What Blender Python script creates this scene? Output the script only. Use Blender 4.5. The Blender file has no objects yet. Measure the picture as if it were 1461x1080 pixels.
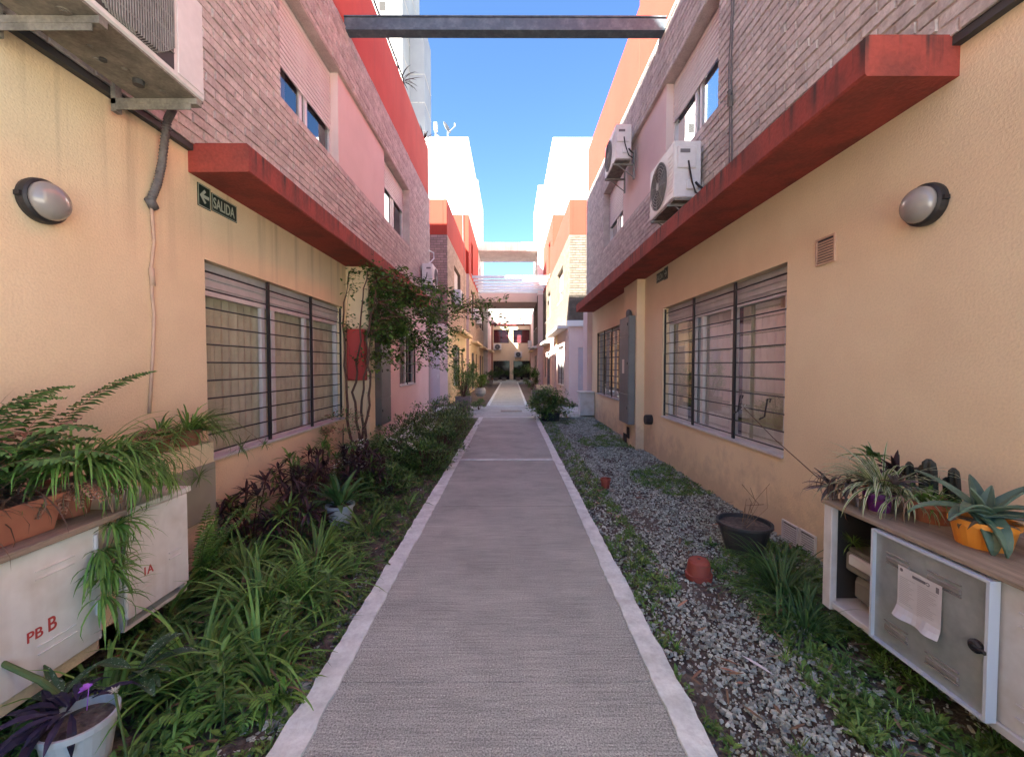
import bpy, math, random
from mathutils import Vector, Matrix
R = math.radians
S = bpy.context.scene
# ------------------------------------------------------------------ camera, sky, sun, exposure
EYE = (0.0, 0.0, 1.5); F = 600.0; PITCH = R(1.75)
cd = bpy.data.cameras.new("camera"); cam = bpy.data.objects.new("camera", cd); S.collection.objects.link(cam)
cd.sensor_fit = 'HORIZONTAL'; cd.sensor_width = 36; cd.lens = 36 * F / 1461; cd.clip_start = .05; cd.clip_end = 600
cam.location = EYE; cam.rotation_euler = (R(90) - PITCH, 0, R(-.14)); S.camera = cam
SUN = Vector((1.0, 0.92, -1.22)).normalized()
w = bpy.data.worlds.new("World"); S.world = w; w.use_nodes = True
nt = w.node_tree; bg = nt.nodes['Background']; sky = nt.nodes.new('ShaderNodeTexSky')
sky.sky_type = 'NISHITA'; sky.sun_disc = False
sky.sun_elevation = math.asin(-SUN.z); sky.sun_rotation = math.atan2(-SUN.x, -SUN.y)
sky.air_density = 0.6; sky.dust_density = 0.0; sky.ozone_density = 2.0; sky.altitude = 0
hs = nt.nodes.new('ShaderNodeHueSaturation'); hs.inputs['Saturation'].default_value = 1.12
nt.links.new(sky.outputs[0], hs.inputs['Color']); nt.links.new(hs.outputs[0], bg.inputs[0]); bg.inputs[1].default_value = 0.05
sl = bpy.data.lights.new("sun", 'SUN'); sl.energy = 4.8; sl.angle = R(.5); sl.color = (1, .96, .87)
so = bpy.data.objects.new("sun", sl); S.collection.objects.link(so); so.rotation_euler = SUN.to_track_quat('-Z', 'Y').to_euler()
so.location = (-20, -15, 30)
S.view_settings.view_transform = 'Standard'; S.view_settings.look = 'None'; S.view_settings.gamma = 1
S.view_settings.exposure = 3.5
S.render.engine = 'CYCLES'
S.cycles.max_bounces = 10; S.cycles.diffuse_bounces = 8; S.cycles.glossy_bounces = 3; S.cycles.transparent_max_bounces = 8
S.cycles.transmission_bounces = 3; S.cycles.caustics_reflective = False; S.cycles.caustics_refractive = False
S.cycles.sample_clamp_indirect = 6

def at(px, py, X=None, Y=None, Z=None):
    """photo pixel -> point on a real plane of the place"""
    dx = (px - 729) / F; dy = (540 - py) / F
    d = (dx, math.cos(PITCH) + dy * math.sin(PITCH), -math.sin(PITCH) + dy * math.cos(PITCH))
    if X is not None: t = X / d[0]
    elif Y is not None: t = Y / d[1]
    else: t = (Z - 1.5) / d[2]
    return (d[0] * t, d[1] * t, 1.5 + d[2] * t)

# ------------------------------------------------------------------ mesh helpers
rnd = random.Random(7)
ORG = {}
class MB:
    def __init__(s): s.v = []; s.f = []; s.m = []; s.sm = False
    def face(s, pts, m=0):
        n = len(s.v); s.v.extend(pts); s.f.append(tuple(range(n, n + len(pts)))); s.m.append(m)
    def box(s, a, b, m=0):
        x0, x1 = sorted((a[0], b[0])); y0, y1 = sorted((a[1], b[1])); z0, z1 = sorted((a[2], b[2]))
        n = len(s.v)
        s.v += [(x0,y0,z0),(x1,y0,z0),(x1,y1,z0),(x0,y1,z0),(x0,y0,z1),(x1,y0,z1),(x1,y1,z1),(x0,y1,z1)]
        for q in ((0,3,2,1),(4,5,6,7),(0,1,5,4),(1,2,6,5),(2,3,7,6),(3,0,4,7)):
            s.f.append(tuple(n + i for i in q)); s.m.append(m)
    def rbox(s, a, b, r=.01, m=0):
        """box with chamfered edges"""
        x0, x1 = sorted((a[0], b[0])); y0, y1 = sorted((a[1], b[1])); z0, z1 = sorted((a[2], b[2]))
        r = min(r, (x1-x0)*.45, (y1-y0)*.45, (z1-z0)*.45)
        n = len(s.v); idx = {}
        for i, x in enumerate((x0, x1)):
            for j, y in enumerate((y0, y1)):
                for k, z in enumerate((z0, z1)):
                    sx = r if i == 0 else -r; sy = r if j == 0 else -r; sz = r if k == 0 else -r
                    for c, p in (('x', (x, y+sy, z+sz)), ('y', (x+sx, y, z+sz)), ('z', (x+sx, y+sy, z))):
                        idx[(i,j,k,c)] = len(s.v); s.v.append(p)
        I = idx; F_ = []
        for i in (0,1):
            q = [I[(i,0,0,'x')], I[(i,1,0,'x')], I[(i,1,1,'x')], I[(i,0,1,'x')]]; F_.append(q if i else q[::-1])
            q = [I[(0,i,0,'y')], I[(1,i,0,'y')], I[(1,i,1,'y')], I[(0,i,1,'y')]]; F_.append(q[::-1] if i else q)
            q = [I[(0,0,i,'z')], I[(1,0,i,'z')], I[(1,1,i,'z')], I[(0,1,i,'z')]]; F_.append(q if i else q[::-1])
        for i in (0,1):
            for j in (0,1):
                F_.append([I[(i,j,0,'x')], I[(i,j,0,'y')], I[(i,j,1,'y')], I[(i,j,1,'x')]])
                F_.append([I[(i,0,j,'x')], I[(i,0,j,'z')], I[(i,1,j,'z')], I[(i,1,j,'x')]])
                F_.append([I[(0,i,j,'y')], I[(0,i,j,'z')], I[(1,i,j,'z')], I[(1,i,j,'y')]])
                for k in (0,1): F_.append([I[(i,j,k,'x')], I[(i,j,k,'y')], I[(i,j,k,'z')]])
        for q in F_: s.f.append(tuple(q)); s.m.append(m)
    def tube(s, pts, r, n=8, m=0, r1=None, cap=True):
        pts = [Vector(p) for p in pts]; rings = []
        for i, p in enumerate(pts):
            d = (pts[min(i+1, len(pts)-1)] - pts[max(i-1, 0)])
            d = d.normalized() if d.length > 1e-9 else Vector((0,0,1))
            up = Vector((0,0,1)) if abs(d.z) < .93 else Vector((0,1,0))
            a = d.cross(up).normalized(); b = d.cross(a)
            rr = r if r1 is None else r + (r1 - r) * i / max(1, len(pts) - 1)
            if isinstance(r, (list, tuple)): rr = r[i]
            k = len(s.v)
            for j in range(n):
                t = 2 * math.pi * j / n; q = p + (a * math.cos(t) + b * math.sin(t)) * rr; s.v.append(tuple(q))
            rings.append(k)
        for i in range(len(rings) - 1):
            for j in range(n):
                a0 = rings[i] + j; a1 = rings[i] + (j + 1) % n; b0 = rings[i+1] + j; b1 = rings[i+1] + (j + 1) % n
                s.f.append((a0, a1, b1, b0)); s.m.append(m)
        if cap:
            s.f.append(tuple(rings[0] + j for j in range(n))[::-1]); s.m.append(m)
            s.f.append(tuple(rings[-1] + j for j in range(n))); s.m.append(m)
    def lathe(s, c, prof, n=20, m=0, axis=(0,0,1), jit=0, sq=1.0):
        """prof: list of (radius, height along axis)"""
        ax = Vector(axis).normalized(); up = Vector((0,0,1)) if abs(ax.z) < .9 else Vector((1,0,0))
        a = ax.cross(up).normalized(); b = ax.cross(a); c = Vector(c); rings = []
        for (r, h) in prof:
            k = len(s.v)
            for j in range(n):
                t = 2 * math.pi * j / n
                s.v.append(tuple(c + ax * h + (a * math.cos(t) * sq + b * math.sin(t)) * max(r, 1e-4)))
            rings.append(k)
        for i in range(len(rings) - 1):
            for j in range(n):
                a0 = rings[i] + j; a1 = rings[i] + (j + 1) % n; b0 = rings[i+1] + j; b1 = rings[i+1] + (j + 1) % n
                s.f.append((a0, b0, b1, a1)); s.m.append(m)
        s.f.append(tuple(rings[0] + j for j in range(n))); s.m.append(m)
        s.f.append(tuple(rings[-1] + j for j in range(n))[::-1]); s.m.append(m)
    def blade(s, base, az, el, L, W, droop, seg=5, prof='strap', m=0, fold=.0, stripe=False, curl=0.0, thick=0):
        x, y, z = base; e = el; st = L / seg; rows = []
        for i in range(seg + 1):
            t = i / seg
            if prof == 'strap': pw = min(1, .55 + 2 * t) * (1 - t ** 3.2)
            elif prof == 'leaf': pw = math.sin(math.pi * min(1, t * .94 + .03)) ** .8
            elif prof == 'aloe': pw = (1 - t) ** .75 * (.85 + .3 * t)
            else: pw = 1 - t
            wd = max(W * pw, W * .04) / 2; sx, sy = -math.sin(az), math.cos(az)
            up = fold * wd
            ux, uy, uz = -math.cos(az) * math.sin(e), -math.sin(az) * math.sin(e), math.cos(e)
            k = len(s.v)
            if stripe:
                for q in (-1, -.45, .45, 1): s.v.append((x + sx*wd*q + ux*up*abs(q), y + sy*wd*q + uy*up*abs(q), z + uz*up*abs(q)))
            elif fold:
                for q in (-1, 0, 1): s.v.append((x + sx*wd*q + ux*up*abs(q), y + sy*wd*q + uy*up*abs(q), z + uz*up*abs(q)))
            else:
                for q in (-1, 1): s.v.append((x + sx*wd*q, y + sy*wd*q, z))
            rows.append(k)
            e2 = e - droop / seg * .5
            x += math.cos(az) * math.cos(e2) * st; y += math.sin(az) * math.cos(e2) * st; z += math.sin(e2) * st
            e -= droop / seg * (.5 + t); az += curl / seg
        nc = 4 if stripe else (3 if fold else 2)
        for i in range(seg):
            for c in range(nc - 1):
                a0 = rows[i] + c; b0 = rows[i+1] + c
                s.f.append((a0, a0 + 1, b0 + 1, b0)); s.m.append((m if c == 1 else m + 1) if stripe else m)
    def build(s, name, mats, parent=None, origin=None, smooth=False, solid=0):
        if not isinstance(mats, (list, tuple)): mats = [mats]
        if parent is not None: o0 = ORG[parent.name]
        elif origin is not None: o0 = origin
        else:
            xs = [p[0] for p in s.v]; ys = [p[1] for p in s.v]; zs = [p[2] for p in s.v]
            o0 = ((min(xs)+max(xs))/2, (min(ys)+max(ys))/2, min(zs))
        me = bpy.data.meshes.new(name)
        me.from_pydata([(p[0]-o0[0], p[1]-o0[1], p[2]-o0[2]) for p in s.v], [], s.f)
        for m in mats: me.materials.append(m)
        if len(mats) > 1: me.polygons.foreach_set('material_index', s.m)
        if smooth or s.sm: me.polygons.foreach_set('use_smooth', [True] * len(me.polygons))
        me.update()
        o = bpy.data.objects.new(name, me); S.collection.objects.link(o)
        if parent is not None: o.parent = parent
        else: o.location = o0
        ORG[o.name] = o0
        if solid:
            md = o.modifiers.new('thickness', 'SOLIDIFY'); md.thickness = solid; md.offset = 0
        return o

def tag(o, label=None, cat=None, group=None, kind=None):
    if label: o['label'] = label
    if cat: o['category'] = cat
    if group: o['group'] = group
    if kind: o['kind'] = kind
    return o
def thing(name, loc, label, cat, group=None):
    o = bpy.data.objects.new(name, None); S.collection.objects.link(o); o.location = loc; o.empty_display_size = .2
    ORG[o.name] = tuple(loc); return tag(o, label, cat, group)

# ------------------------------------------------------------------ materials
def mat(name, c, c2=None, rough=.8, scale=4., bump=0., bscale=60., island=0., metal=0., spec=.35, trans=0., fine=0., stain=None,
        detail=4, coords='Object', bdist=.01, stretch=None, coat=0, ramp=(.35, .65), base=0):
    m = bpy.data.materials.new(name); m.use_nodes = True; n = m.node_tree; N = n.nodes; L = n.links
    p = N['Principled BSDF']; out = N['Material Output']
    p.inputs['Roughness'].default_value = rough; p.inputs['Metallic'].default_value = metal
    p.inputs['Specular IOR Level'].default_value = spec; p.inputs['Coat Weight'].default_value = coat
    tc = N.new('ShaderNodeTexCoord'); vec = tc.outputs['Object']
    if stretch:
        mp = N.new('ShaderNodeMapping'); mp.inputs['Scale'].default_value = stretch; L.new(vec, mp.inputs[0]); vec = mp.outputs[0]
    col = N.new('ShaderNodeRGB'); col.outputs[0].default_value = (*c, 1); cur = col.outputs[0]
    def mix(a, b, fac, mode='MIX'):
        x = N.new('ShaderNodeMix'); x.data_type = 'RGBA'; x.blend_type = mode
        if isinstance(fac, float): x.inputs[0].default_value = fac
        else: L.new(fac, x.inputs[0])
        for k, q in ((6, a), (7, b)):
            if isinstance(q, tuple): x.inputs[k].default_value = (*q, 1)
            else: L.new(q, x.inputs[k])
        return x.outputs[2]
    if c2:
        nz = N.new('ShaderNodeTexNoise'); nz.inputs['Scale'].default_value = scale; nz.inputs['Detail'].default_value = detail
        nz.inputs['Roughness'].default_value = .6; L.new(vec, nz.inputs['Vector'])
        r = N.new('ShaderNodeMapRange'); r.inputs[1].default_value = ramp[0]; r.inputs[2].default_value = ramp[1]; L.new(nz.outputs[0], r.inputs[0])
        cur = mix(cur, tuple(c2), r.outputs[0])
    if fine:
        nz = N.new('ShaderNodeTexNoise'); nz.inputs['Scale'].default_value = bscale; nz.inputs['Detail'].default_value = 3; L.new(vec, nz.inputs['Vector'])
        r = N.new('ShaderNodeMapRange'); r.inputs[1].default_value = .3; r.inputs[2].default_value = .7
        r.inputs[3].default_value = 1 - fine; r.inputs[4].default_value = 1 + fine; L.new(nz.outputs[0], r.inputs[0])
        v = N.new('ShaderNodeCombineColor')
        for k in range(3): L.new(r.outputs[0], v.inputs[k])
        cur = mix(cur, v.outputs[0], 1.0, 'MULTIPLY')
    if island:
        g = N.new('ShaderNodeNewGeometry'); r = N.new('ShaderNodeMapRange')
        r.inputs[3].default_value = 1 - island; r.inputs[4].default_value = 1 + island; L.new(g.outputs['Random Per Island'], r.inputs[0])
        v = N.new('ShaderNodeCombineColor')
        for k in range(3): L.new(r.outputs[0], v.inputs[k])
        cur = mix(cur, v.outputs[0], 1.0, 'MULTIPLY')
    if stain:
        # vertical run-off stains: (colour, z low, z high, amount); strongest at z high
        sc, z0, z1, amt = stain[:4]
        g = N.new('ShaderNodeNewGeometry'); sp = N.new('ShaderNodeSeparateXYZ'); L.new(g.outputs['Position'], sp.inputs[0])
        mp = N.new('ShaderNodeMapping'); mp.inputs['Scale'].default_value = (9, 9, .35) if len(stain) < 5 else (stain[4], stain[4], .8); L.new(g.outputs['Position'], mp.inputs[0])
        nz = N.new('ShaderNodeTexNoise'); nz.inputs['Scale'].default_value = 1; nz.inputs['Detail'].default_value = 3; L.new(mp.outputs[0], nz.inputs['Vector'])
        r = N.new('ShaderNodeMapRange'); r.inputs[1].default_value = .52; r.inputs[2].default_value = .72; L.new(nz.outputs[0], r.inputs[0])
        zr = N.new('ShaderNodeMapRange'); zr.inputs[1].default_value = z0; zr.inputs[2].default_value = z1; zr.inputs[4].default_value = amt; L.new(sp.outputs[2], zr.inputs[0])
        mu = N.new('ShaderNodeMath'); mu.operation = 'MULTIPLY'; L.new(r.outputs[0], mu.inputs[0]); L.new(zr.outputs[0], mu.inputs[1])
        cur = mix(cur, tuple(sc), mu.outputs[0])
    if base:
        g = N.new('ShaderNodeNewGeometry'); sp = N.new('ShaderNodeSeparateXYZ'); L.new(g.outputs['Position'], sp.inputs[0])
        nz = N.new('ShaderNodeTexNoise'); nz.inputs['Scale'].default_value = 3.2; nz.inputs['Detail'].default_value = 7; nz.inputs['Roughness'].default_value = .7; L.new(g.outputs['Position'], nz.inputs['Vector'])
        zr = N.new('ShaderNodeMapRange'); zr.inputs[1].default_value = -.05; zr.inputs[2].default_value = .75; zr.inputs[3].default_value = .32; zr.inputs[4].default_value = -.12; L.new(sp.outputs[2], zr.inputs[0])
        ad = N.new('ShaderNodeMath'); ad.operation = 'ADD'; L.new(nz.outputs[0], ad.inputs[0]); L.new(zr.outputs[0], ad.inputs[1])
        r = N.new('ShaderNodeMapRange'); r.inputs[1].default_value = .56; r.inputs[2].default_value = .78; r.inputs[4].default_value = base; L.new(ad.outputs[0], r.inputs[0])
        cur = mix(cur, (.42, .33, .25), r.outputs[0])
    L.new(cur, p.inputs['Base Color'])
    if bump:
        nz = N.new('ShaderNodeTexNoise'); nz.inputs['Scale'].default_value = bscale; nz.inputs['Detail'].default_value = 5; L.new(vec, nz.inputs['Vector'])
        b = N.new('ShaderNodeBump'); b.inputs['Strength'].default_value = bump; b.inputs['Distance'].default_value = bdist
        L.new(nz.outputs[0], b.inputs['Height']); L.new(b.outputs[0], p.inputs['Normal'])
    if trans:
        t = N.new('ShaderNodeBsdfTranslucent'); L.new(cur, t.inputs[0]); x = N.new('ShaderNodeMixShader'); x.inputs[0].default_value = trans
        L.new(p.outputs[0], x.inputs[1]); L.new(t.outputs[0], x.inputs[2]); L.new(x.outputs[0], out.inputs[0])
    return m

def glass(name, tint=(.95,.96,.96), refl=.25):
    m = bpy.data.materials.new(name); m.use_nodes = True; n = m.node_tree; N = n.nodes; L = n.links; N.remove(N['Principled BSDF'])
    t = N.new('ShaderNodeBsdfTransparent'); t.inputs[0].default_value = (*tint, 1)
    g = N.new('ShaderNodeBsdfGlossy'); g.inputs['Roughness'].default_value = .02; g.inputs[0].default_value = (.95,.97,1,1)
    lw = N.new('ShaderNodeLayerWeight'); lw.inputs[0].default_value = .35
    r = N.new('ShaderNodeMapRange'); r.inputs[3].default_value = refl * .4; r.inputs[4].default_value = min(1, refl * 3); L.new(lw.outputs['Fresnel'], r.inputs[0])
    x = N.new('ShaderNodeMixShader'); L.new(r.outputs[0], x.inputs[0]); L.new(t.outputs[0], x.inputs[1]); L.new(g.outputs[0], x.inputs[2])
    L.new(x.outputs[0], N['Material Output'].inputs[0]); return m

M = {}
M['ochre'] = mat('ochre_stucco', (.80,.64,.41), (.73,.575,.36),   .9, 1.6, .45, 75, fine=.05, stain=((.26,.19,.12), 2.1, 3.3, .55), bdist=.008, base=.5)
M['ochre_r'] = mat('ochre_stucco_plain', (.80,.65,.43), (.74,.59,.385), .9, 1.3, .4, 75, fine=.05, bdist=.008, base=.5)
M['pink'] = mat('pink_stucco', (.80,.60,.55), (.74,.55,.50), .9, 1.5, .4, 40, fine=.04)
M['panelpink'] = mat('rose_panel', (.72,.58,.53), (.67,.54,.49), .85, 1.5, .25, 40)
M['cream'] = mat('cream_stucco', (.78,.62,.36), (.72,.56,.32), .9, 1.4, .3, 40)
M['white'] = mat('white_stucco', (.86,.83,.80), (.80,.77,.73), .9, .6, .2, 30, stain=((.55,.5,.46), 9, 15, .35))
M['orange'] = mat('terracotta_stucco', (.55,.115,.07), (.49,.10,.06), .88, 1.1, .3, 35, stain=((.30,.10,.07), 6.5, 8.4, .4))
M['orange2'] = mat('terracotta_sunlit_darkened', (.38,.040,.021), (.33,.035,.018), .88, .8, .2, 35)  # darker copy of the terracotta for sunlit houses, offsets the sun in the colour
M['red'] = mat('red_canopy_paint', (.33,.062,.045), (.22,.05,.038), .85, 3.5, .5, 40, fine=.12, ramp=(.4, .62), stain=((.07,.035,.03), 3.06, 3.27, 1.3, 16))
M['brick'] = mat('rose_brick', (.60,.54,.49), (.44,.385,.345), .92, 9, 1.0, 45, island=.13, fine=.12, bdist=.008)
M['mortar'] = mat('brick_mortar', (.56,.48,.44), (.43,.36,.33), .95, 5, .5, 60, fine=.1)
M['brick2'] = mat('sunlit_brick_darkened', (.17,.14,.11), (.13,.105,.08), .92, 7, .3, 60, island=.15)  # brick colour darkened to offset the sun on the right houses
M['mortar2'] = mat('darkened_mortar', (.12,.095,.07), None, .95)  # darkened together with the sunlit brick, shared by the left houses
M['brick3'] = mat('peach_brick', (.48,.36,.27), (.40,.30,.22), .92, 7, .3, 60, island=.15)
M['redbrick'] = mat('red_brick', (.36,.20,.17), (.30,.17,.15), .92, 7, .3, 60, island=.15)
M['concrete'] = mat('concrete', (.62,.58,.53), (.50,.46,.42), .9, 1.2, .3, 40, stain=((.2,.18,.17), 6, 11, .5))
M['pinkconc'] = mat('painted_concrete', (.66,.52,.49), (.60,.47,.44), .9, 1.2, .2, 40)
M['tower'] = mat('tower_render', (.50,.48,.44), (.42,.40,.37), .9, .25, 0, 20, stain=((.3,.28,.26), 10, 50, .5))
M['tower2'] = mat('tower_grey_panel', (.40,.39,.38), (.34,.33,.33), .9, .3)
M['alu'] = mat('window_aluminium', (.72,.70,.68), (.62,.60,.58), .45, 6, metal=.1)
M['alud'] = mat('window_aluminium_dull', (.56,.54,.52), (.46,.44,.43), .5, 6, metal=.1)
M['shut'] = mat('roller_shutter', (.80,.77,.73), (.74,.71,.67), .55, 3)
M['black'] = mat('black_iron', (.018,.017,.018), (.03,.027,.025), .5, 12, spec=.4)
M['dark'] = mat('dark_room', (.035,.032,.03), None, .9)
M['darkred'] = mat('maroon_blind', (.13,.02,.025), None, .8)
M['curtain'] = mat('beige_blind', (.74,.68,.50), (.58,.52,.37), .9, 7, trans=.2, stretch=(1,1,.6))
M['curtain2'] = mat('pale_curtain', (.85,.78,.70), (.78,.70,.62), .9, 2, trans=.2)
M['glass'] = glass('window_glass'); M['glassl'] = glass('clear_window_glass', (.97,.97,.96), .10); M['glassr'] = glass('faint_window_glass', (.96,.96,.95), .13); M['glassd'] = glass('dull_window_glass', (.9,.9,.9), .03); M['glass2'] = glass('dark_window_glass', (.6,.65,.65), .3)
M['acw'] = mat('ac_casing', (.70,.68,.66), (.63,.61,.59), .45, 3, spec=.4, fine=.04, bscale=20)
M['acg'] = mat('ac_grey_metal', (.27,.26,.24), (.19,.18,.16), .6, 14, .2, 40)
M['acbase'] = mat('ac_base_pan', (.25,.23,.19), (.14,.13,.11), .75, 9, .3, 60, fine=.15)
M['nearblack'] = mat('near_black_fill', (.05,.05,.05), None, .6)  # near-black, also painted in for shaded gaps and openings
M['steel'] = mat('beam_steel', (.085,.12,.14), (.14,.185,.205), .5, 7, metal=.2, fine=.12, bscale=25, ramp=(.45,.7))
M['path'] = None
M['curb'] = mat('white_cement_curb', (.74,.80,.74), (.54,.59,.54), .9, 7, .5, 50, fine=.08)
M['soil'] = mat('dark_soil', (.085,.068,.055), (.16,.135,.11), .95, 6, 1, 40, fine=.35, bdist=.02)
M['stone'] = mat('gravel_stone', (.42,.455,.39), (.27,.295,.25), .85, 12, .3, 60, island=.45)
M['whitemet'] = mat('cream_painted_metal', (.72,.70,.64), (.58,.53,.43), .5, 3.2, fine=.05, bscale=14, ramp=(.45,.75), stain=((.36,.24,.14), .78, .15, .55))
M['whitemet2'] = mat('dusty_white_metal', (.64,.63,.62), (.50,.47,.43), .5, 5, ramp=(.45,.75))
M['galv'] = mat('galvanised_sheet', (.33,.36,.35), (.45,.48,.465), .42, 5, metal=.5, fine=.06, bscale=30)
M['galve'] = mat('bright_sheet_edge', (.62,.68,.74), None, .4, metal=.2)
M['greybox'] = mat('grey_steel_cabinet', (.20,.21,.21), (.17,.18,.18), .5, 4, metal=.2)
M['greendoor'] = mat('grey_green_panel', (.30,.29,.22), (.26,.25,.19), .7, 3)
M['wood'] = mat('weathered_plank', (.36,.28,.20), (.24,.185,.13), .85, 3, .5, 30, stretch=(8, .8, 8), fine=.12)
M['terra'] = mat('terracotta_plastic', (.40,.155,.09), (.33,.125,.075), .65, 7, .15, 40)
M['terrar'] = mat('red_terracotta', (.30,.07,.045), (.24,.055,.04), .6, 7)
M['orangepot'] = mat('orange_plastic', (.80,.30,.035), (.72,.25,.03), .4, 5, spec=.5)
M['purple'] = mat('purple_plastic', (.13,.02,.14), None, .4)
M['whitepot'] = mat('white_plastic', (.52,.55,.54), (.42,.44,.42), .4, 6)
M['blackpot'] = mat('black_plastic', (.035,.037,.04), (.05,.05,.05), .5, 6)
M['stonepot'] = mat('concrete_planter', (.26,.23,.20), (.2,.18,.16), .9, 6, .4)
M['lamp'] = mat('lamp_frosted_glass', (.30,.28,.25), (.26,.24,.22), .22, 3, spec=.6, coat=.3)
M['meter'] = mat('gas_meter_grey', (.22,.21,.17), (.16,.15,.125), .6, 6)
M['paper'] = mat('paper', (.62,.60,.60), (.54,.52,.52), .8, 6)
M['ink'] = mat('grey_ink', (.16,.15,.16), None, .8); M['ink2'] = mat('pale_ink', (.38,.36,.37), None, .8)
M['redink'] = mat('red_letter_paint', (.45,.06,.05), None, .6)
M['signg'] = mat('dark_green_sign', (.012,.028,.02), None, .4); M['signw'] = mat('pale_sign_letters', (.42,.46,.36), None, .5)
M['conduit'] = mat('corrugated_grey_conduit', (.16,.15,.14), (.11,.10,.10), .6, 20); M['conduitp'] = mat('painted_conduit', (.58,.40,.28), (.48,.33,.24), .8, 10)
M['door'] = mat('pale_lilac_door', (.60,.52,.56), (.55,.47,.51), .5, 2)
M['bark'] = mat('brown_stem', (.12,.065,.045), (.08,.045,.03), .85, 20)
M['stem'] = mat('green_stem', (.09,.13,.04), None, .7)
def leafm(name, a, b, isl=.45, tr=.25, rough=.45): return mat(name, a, b, rough, 9, island=isl, trans=tr, spec=.35)
M['strap'] = leafm('strap_leaf', (.10,.225,.045), (.20,.34,.07))
M['strapd'] = leafm('dark_strap_leaf', (.05,.12,.033), (.085,.165,.045))
M['leaf'] = leafm('shrub_leaf', (.09,.18,.036), (.17,.27,.06))
M['leafd'] = leafm('vine_leaf', (.04,.09,.02), (.09,.16,.035), .5)
M['leafl'] = leafm('fresh_leaf', (.13,.26,.045), (.18,.33,.06), .3)
M['fern'] = leafm('fern_leaf', (.08,.17,.04), (.14,.25,.06))
M['redleaf'] = leafm('burgundy_leaf', (.045,.027,.028), (.075,.038,.034), .5)
M['purpleleaf'] = leafm('purple_leaf', (.03,.022,.045), (.05,.035,.07), .4)
M['straw'] = leafm('dry_stalk', (.16,.105,.065), (.26,.18,.11), .4, .1, .8)
M['stripeg'] = leafm('spider_leaf_green', (.11,.19,.045), (.15,.24,.06), .3); M['stripew'] = leafm('spider_leaf_white', (.55,.58,.38), (.6,.6,.42), .2)
M['aloe'] = leafm('aloe_leaf', (.055,.10,.06), (.11,.16,.11), .25, 0, .4)
M['cactus'] = leafm('dark_column_cactus', (.025,.03,.02), (.045,.04,.03), .3, 0, .6)
M['spotted'] = mat('spotted_leaf', (.05,.10,.04), (.36,.42,.32), .45, 110, island=.3, trans=.15, ramp=(.60, .64))
M['bromel'] = leafm('bromeliad_leaf', (.10,.075,.07), (.20,.16,.15), .5, .1)
M['flower'] = leafm('white_petal', (.75,.75,.68), (.65,.65,.55), .2); M['violet'] = leafm('violet_petal', (.45,.12,.62), (.5,.2,.7), .1)
M['pinkleaf'] = leafm('dry_pink_leaf', (.34,.17,.11), (.42,.24,.15), .4)

def path_mat():
    m = bpy.data.materials.new('broomed_concrete'); m.use_nodes = True; N = m.node_tree.nodes; L = m.node_tree.links; p = N['Principled BSDF']
    p.inputs['Roughness'].default_value = .92; p.inputs['Specular IOR Level'].default_value = .2
    g = N.new('ShaderNodeNewGeometry')
    def noise(scale, vecscale, det=3):
        mp = N.new('ShaderNodeMapping'); mp.inputs['Scale'].default_value = vecscale; L.new(g.outputs['Position'], mp.inputs[0])
        n = N.new('ShaderNodeTexNoise'); n.inputs['Scale'].default_value = scale; n.inputs['Detail'].default_value = det; n.inputs['Roughness'].default_value = .65
        L.new(mp.outputs[0], n.inputs['Vector']); return n.outputs[0]
    lines = noise(1, (3.5, 95, 1), 4); spk = noise(130, (1, 1, 1), 2); big = noise(1.1, (1, 1.6, 1), 5); band = noise(1, (.5, 9, 1), 3)
    def rng(x, a, b, c, d):
        r = N.new('ShaderNodeMapRange'); r.inputs[1].default_value = a; r.inputs[2].default_value = b; r.inputs[3].default_value = c; r.inputs[4].default_value = d
        L.new(x, r.inputs[0]); return r.outputs[0]
    def mul(a, b):
        q = N.new('ShaderNodeMath'); q.operation = 'MULTIPLY'; L.new(a, q.inputs[0]); L.new(b, q.inputs[1]); return q.outputs[0]
    blot = noise(1, (2.6, 2.2, 1), 6); crk = noise(1, (.9, .7, 1), 2)
    f = mul(mul(rng(lines, .32, .68, .76, 1.22), rng(spk, .3, .7, .50, 1.55)), mul(rng(big, .35, .65, .88, 1.12), rng(band, .35, .65, .97, 1.03)))
    f = mul(f, rng(blot, .50, .72, 1.03, .84)); f = mul(f, rng(spk, .66, .72, 1, 1.5))
    c = N.new('ShaderNodeMix'); c.data_type = 'RGBA'; c.blend_type = 'MULTIPLY'; c.inputs[0].default_value = 1; c.inputs[6].default_value = (.42, .445, .39, 1)
    v = N.new('ShaderNodeCombineColor')
    for k in range(3): L.new(f, v.inputs[k])
    L.new(v.outputs[0], c.inputs[7]); L.new(c.outputs[2], p.inputs['Base Color'])
    b = N.new('ShaderNodeBump'); b.inputs['Strength'].default_value = .8; b.inputs['Distance'].default_value = .006
    L.new(f, b.inputs['Height']); L.new(b.outputs[0], p.inputs['Normal']); return m
M['path'] = path_mat()

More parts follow.
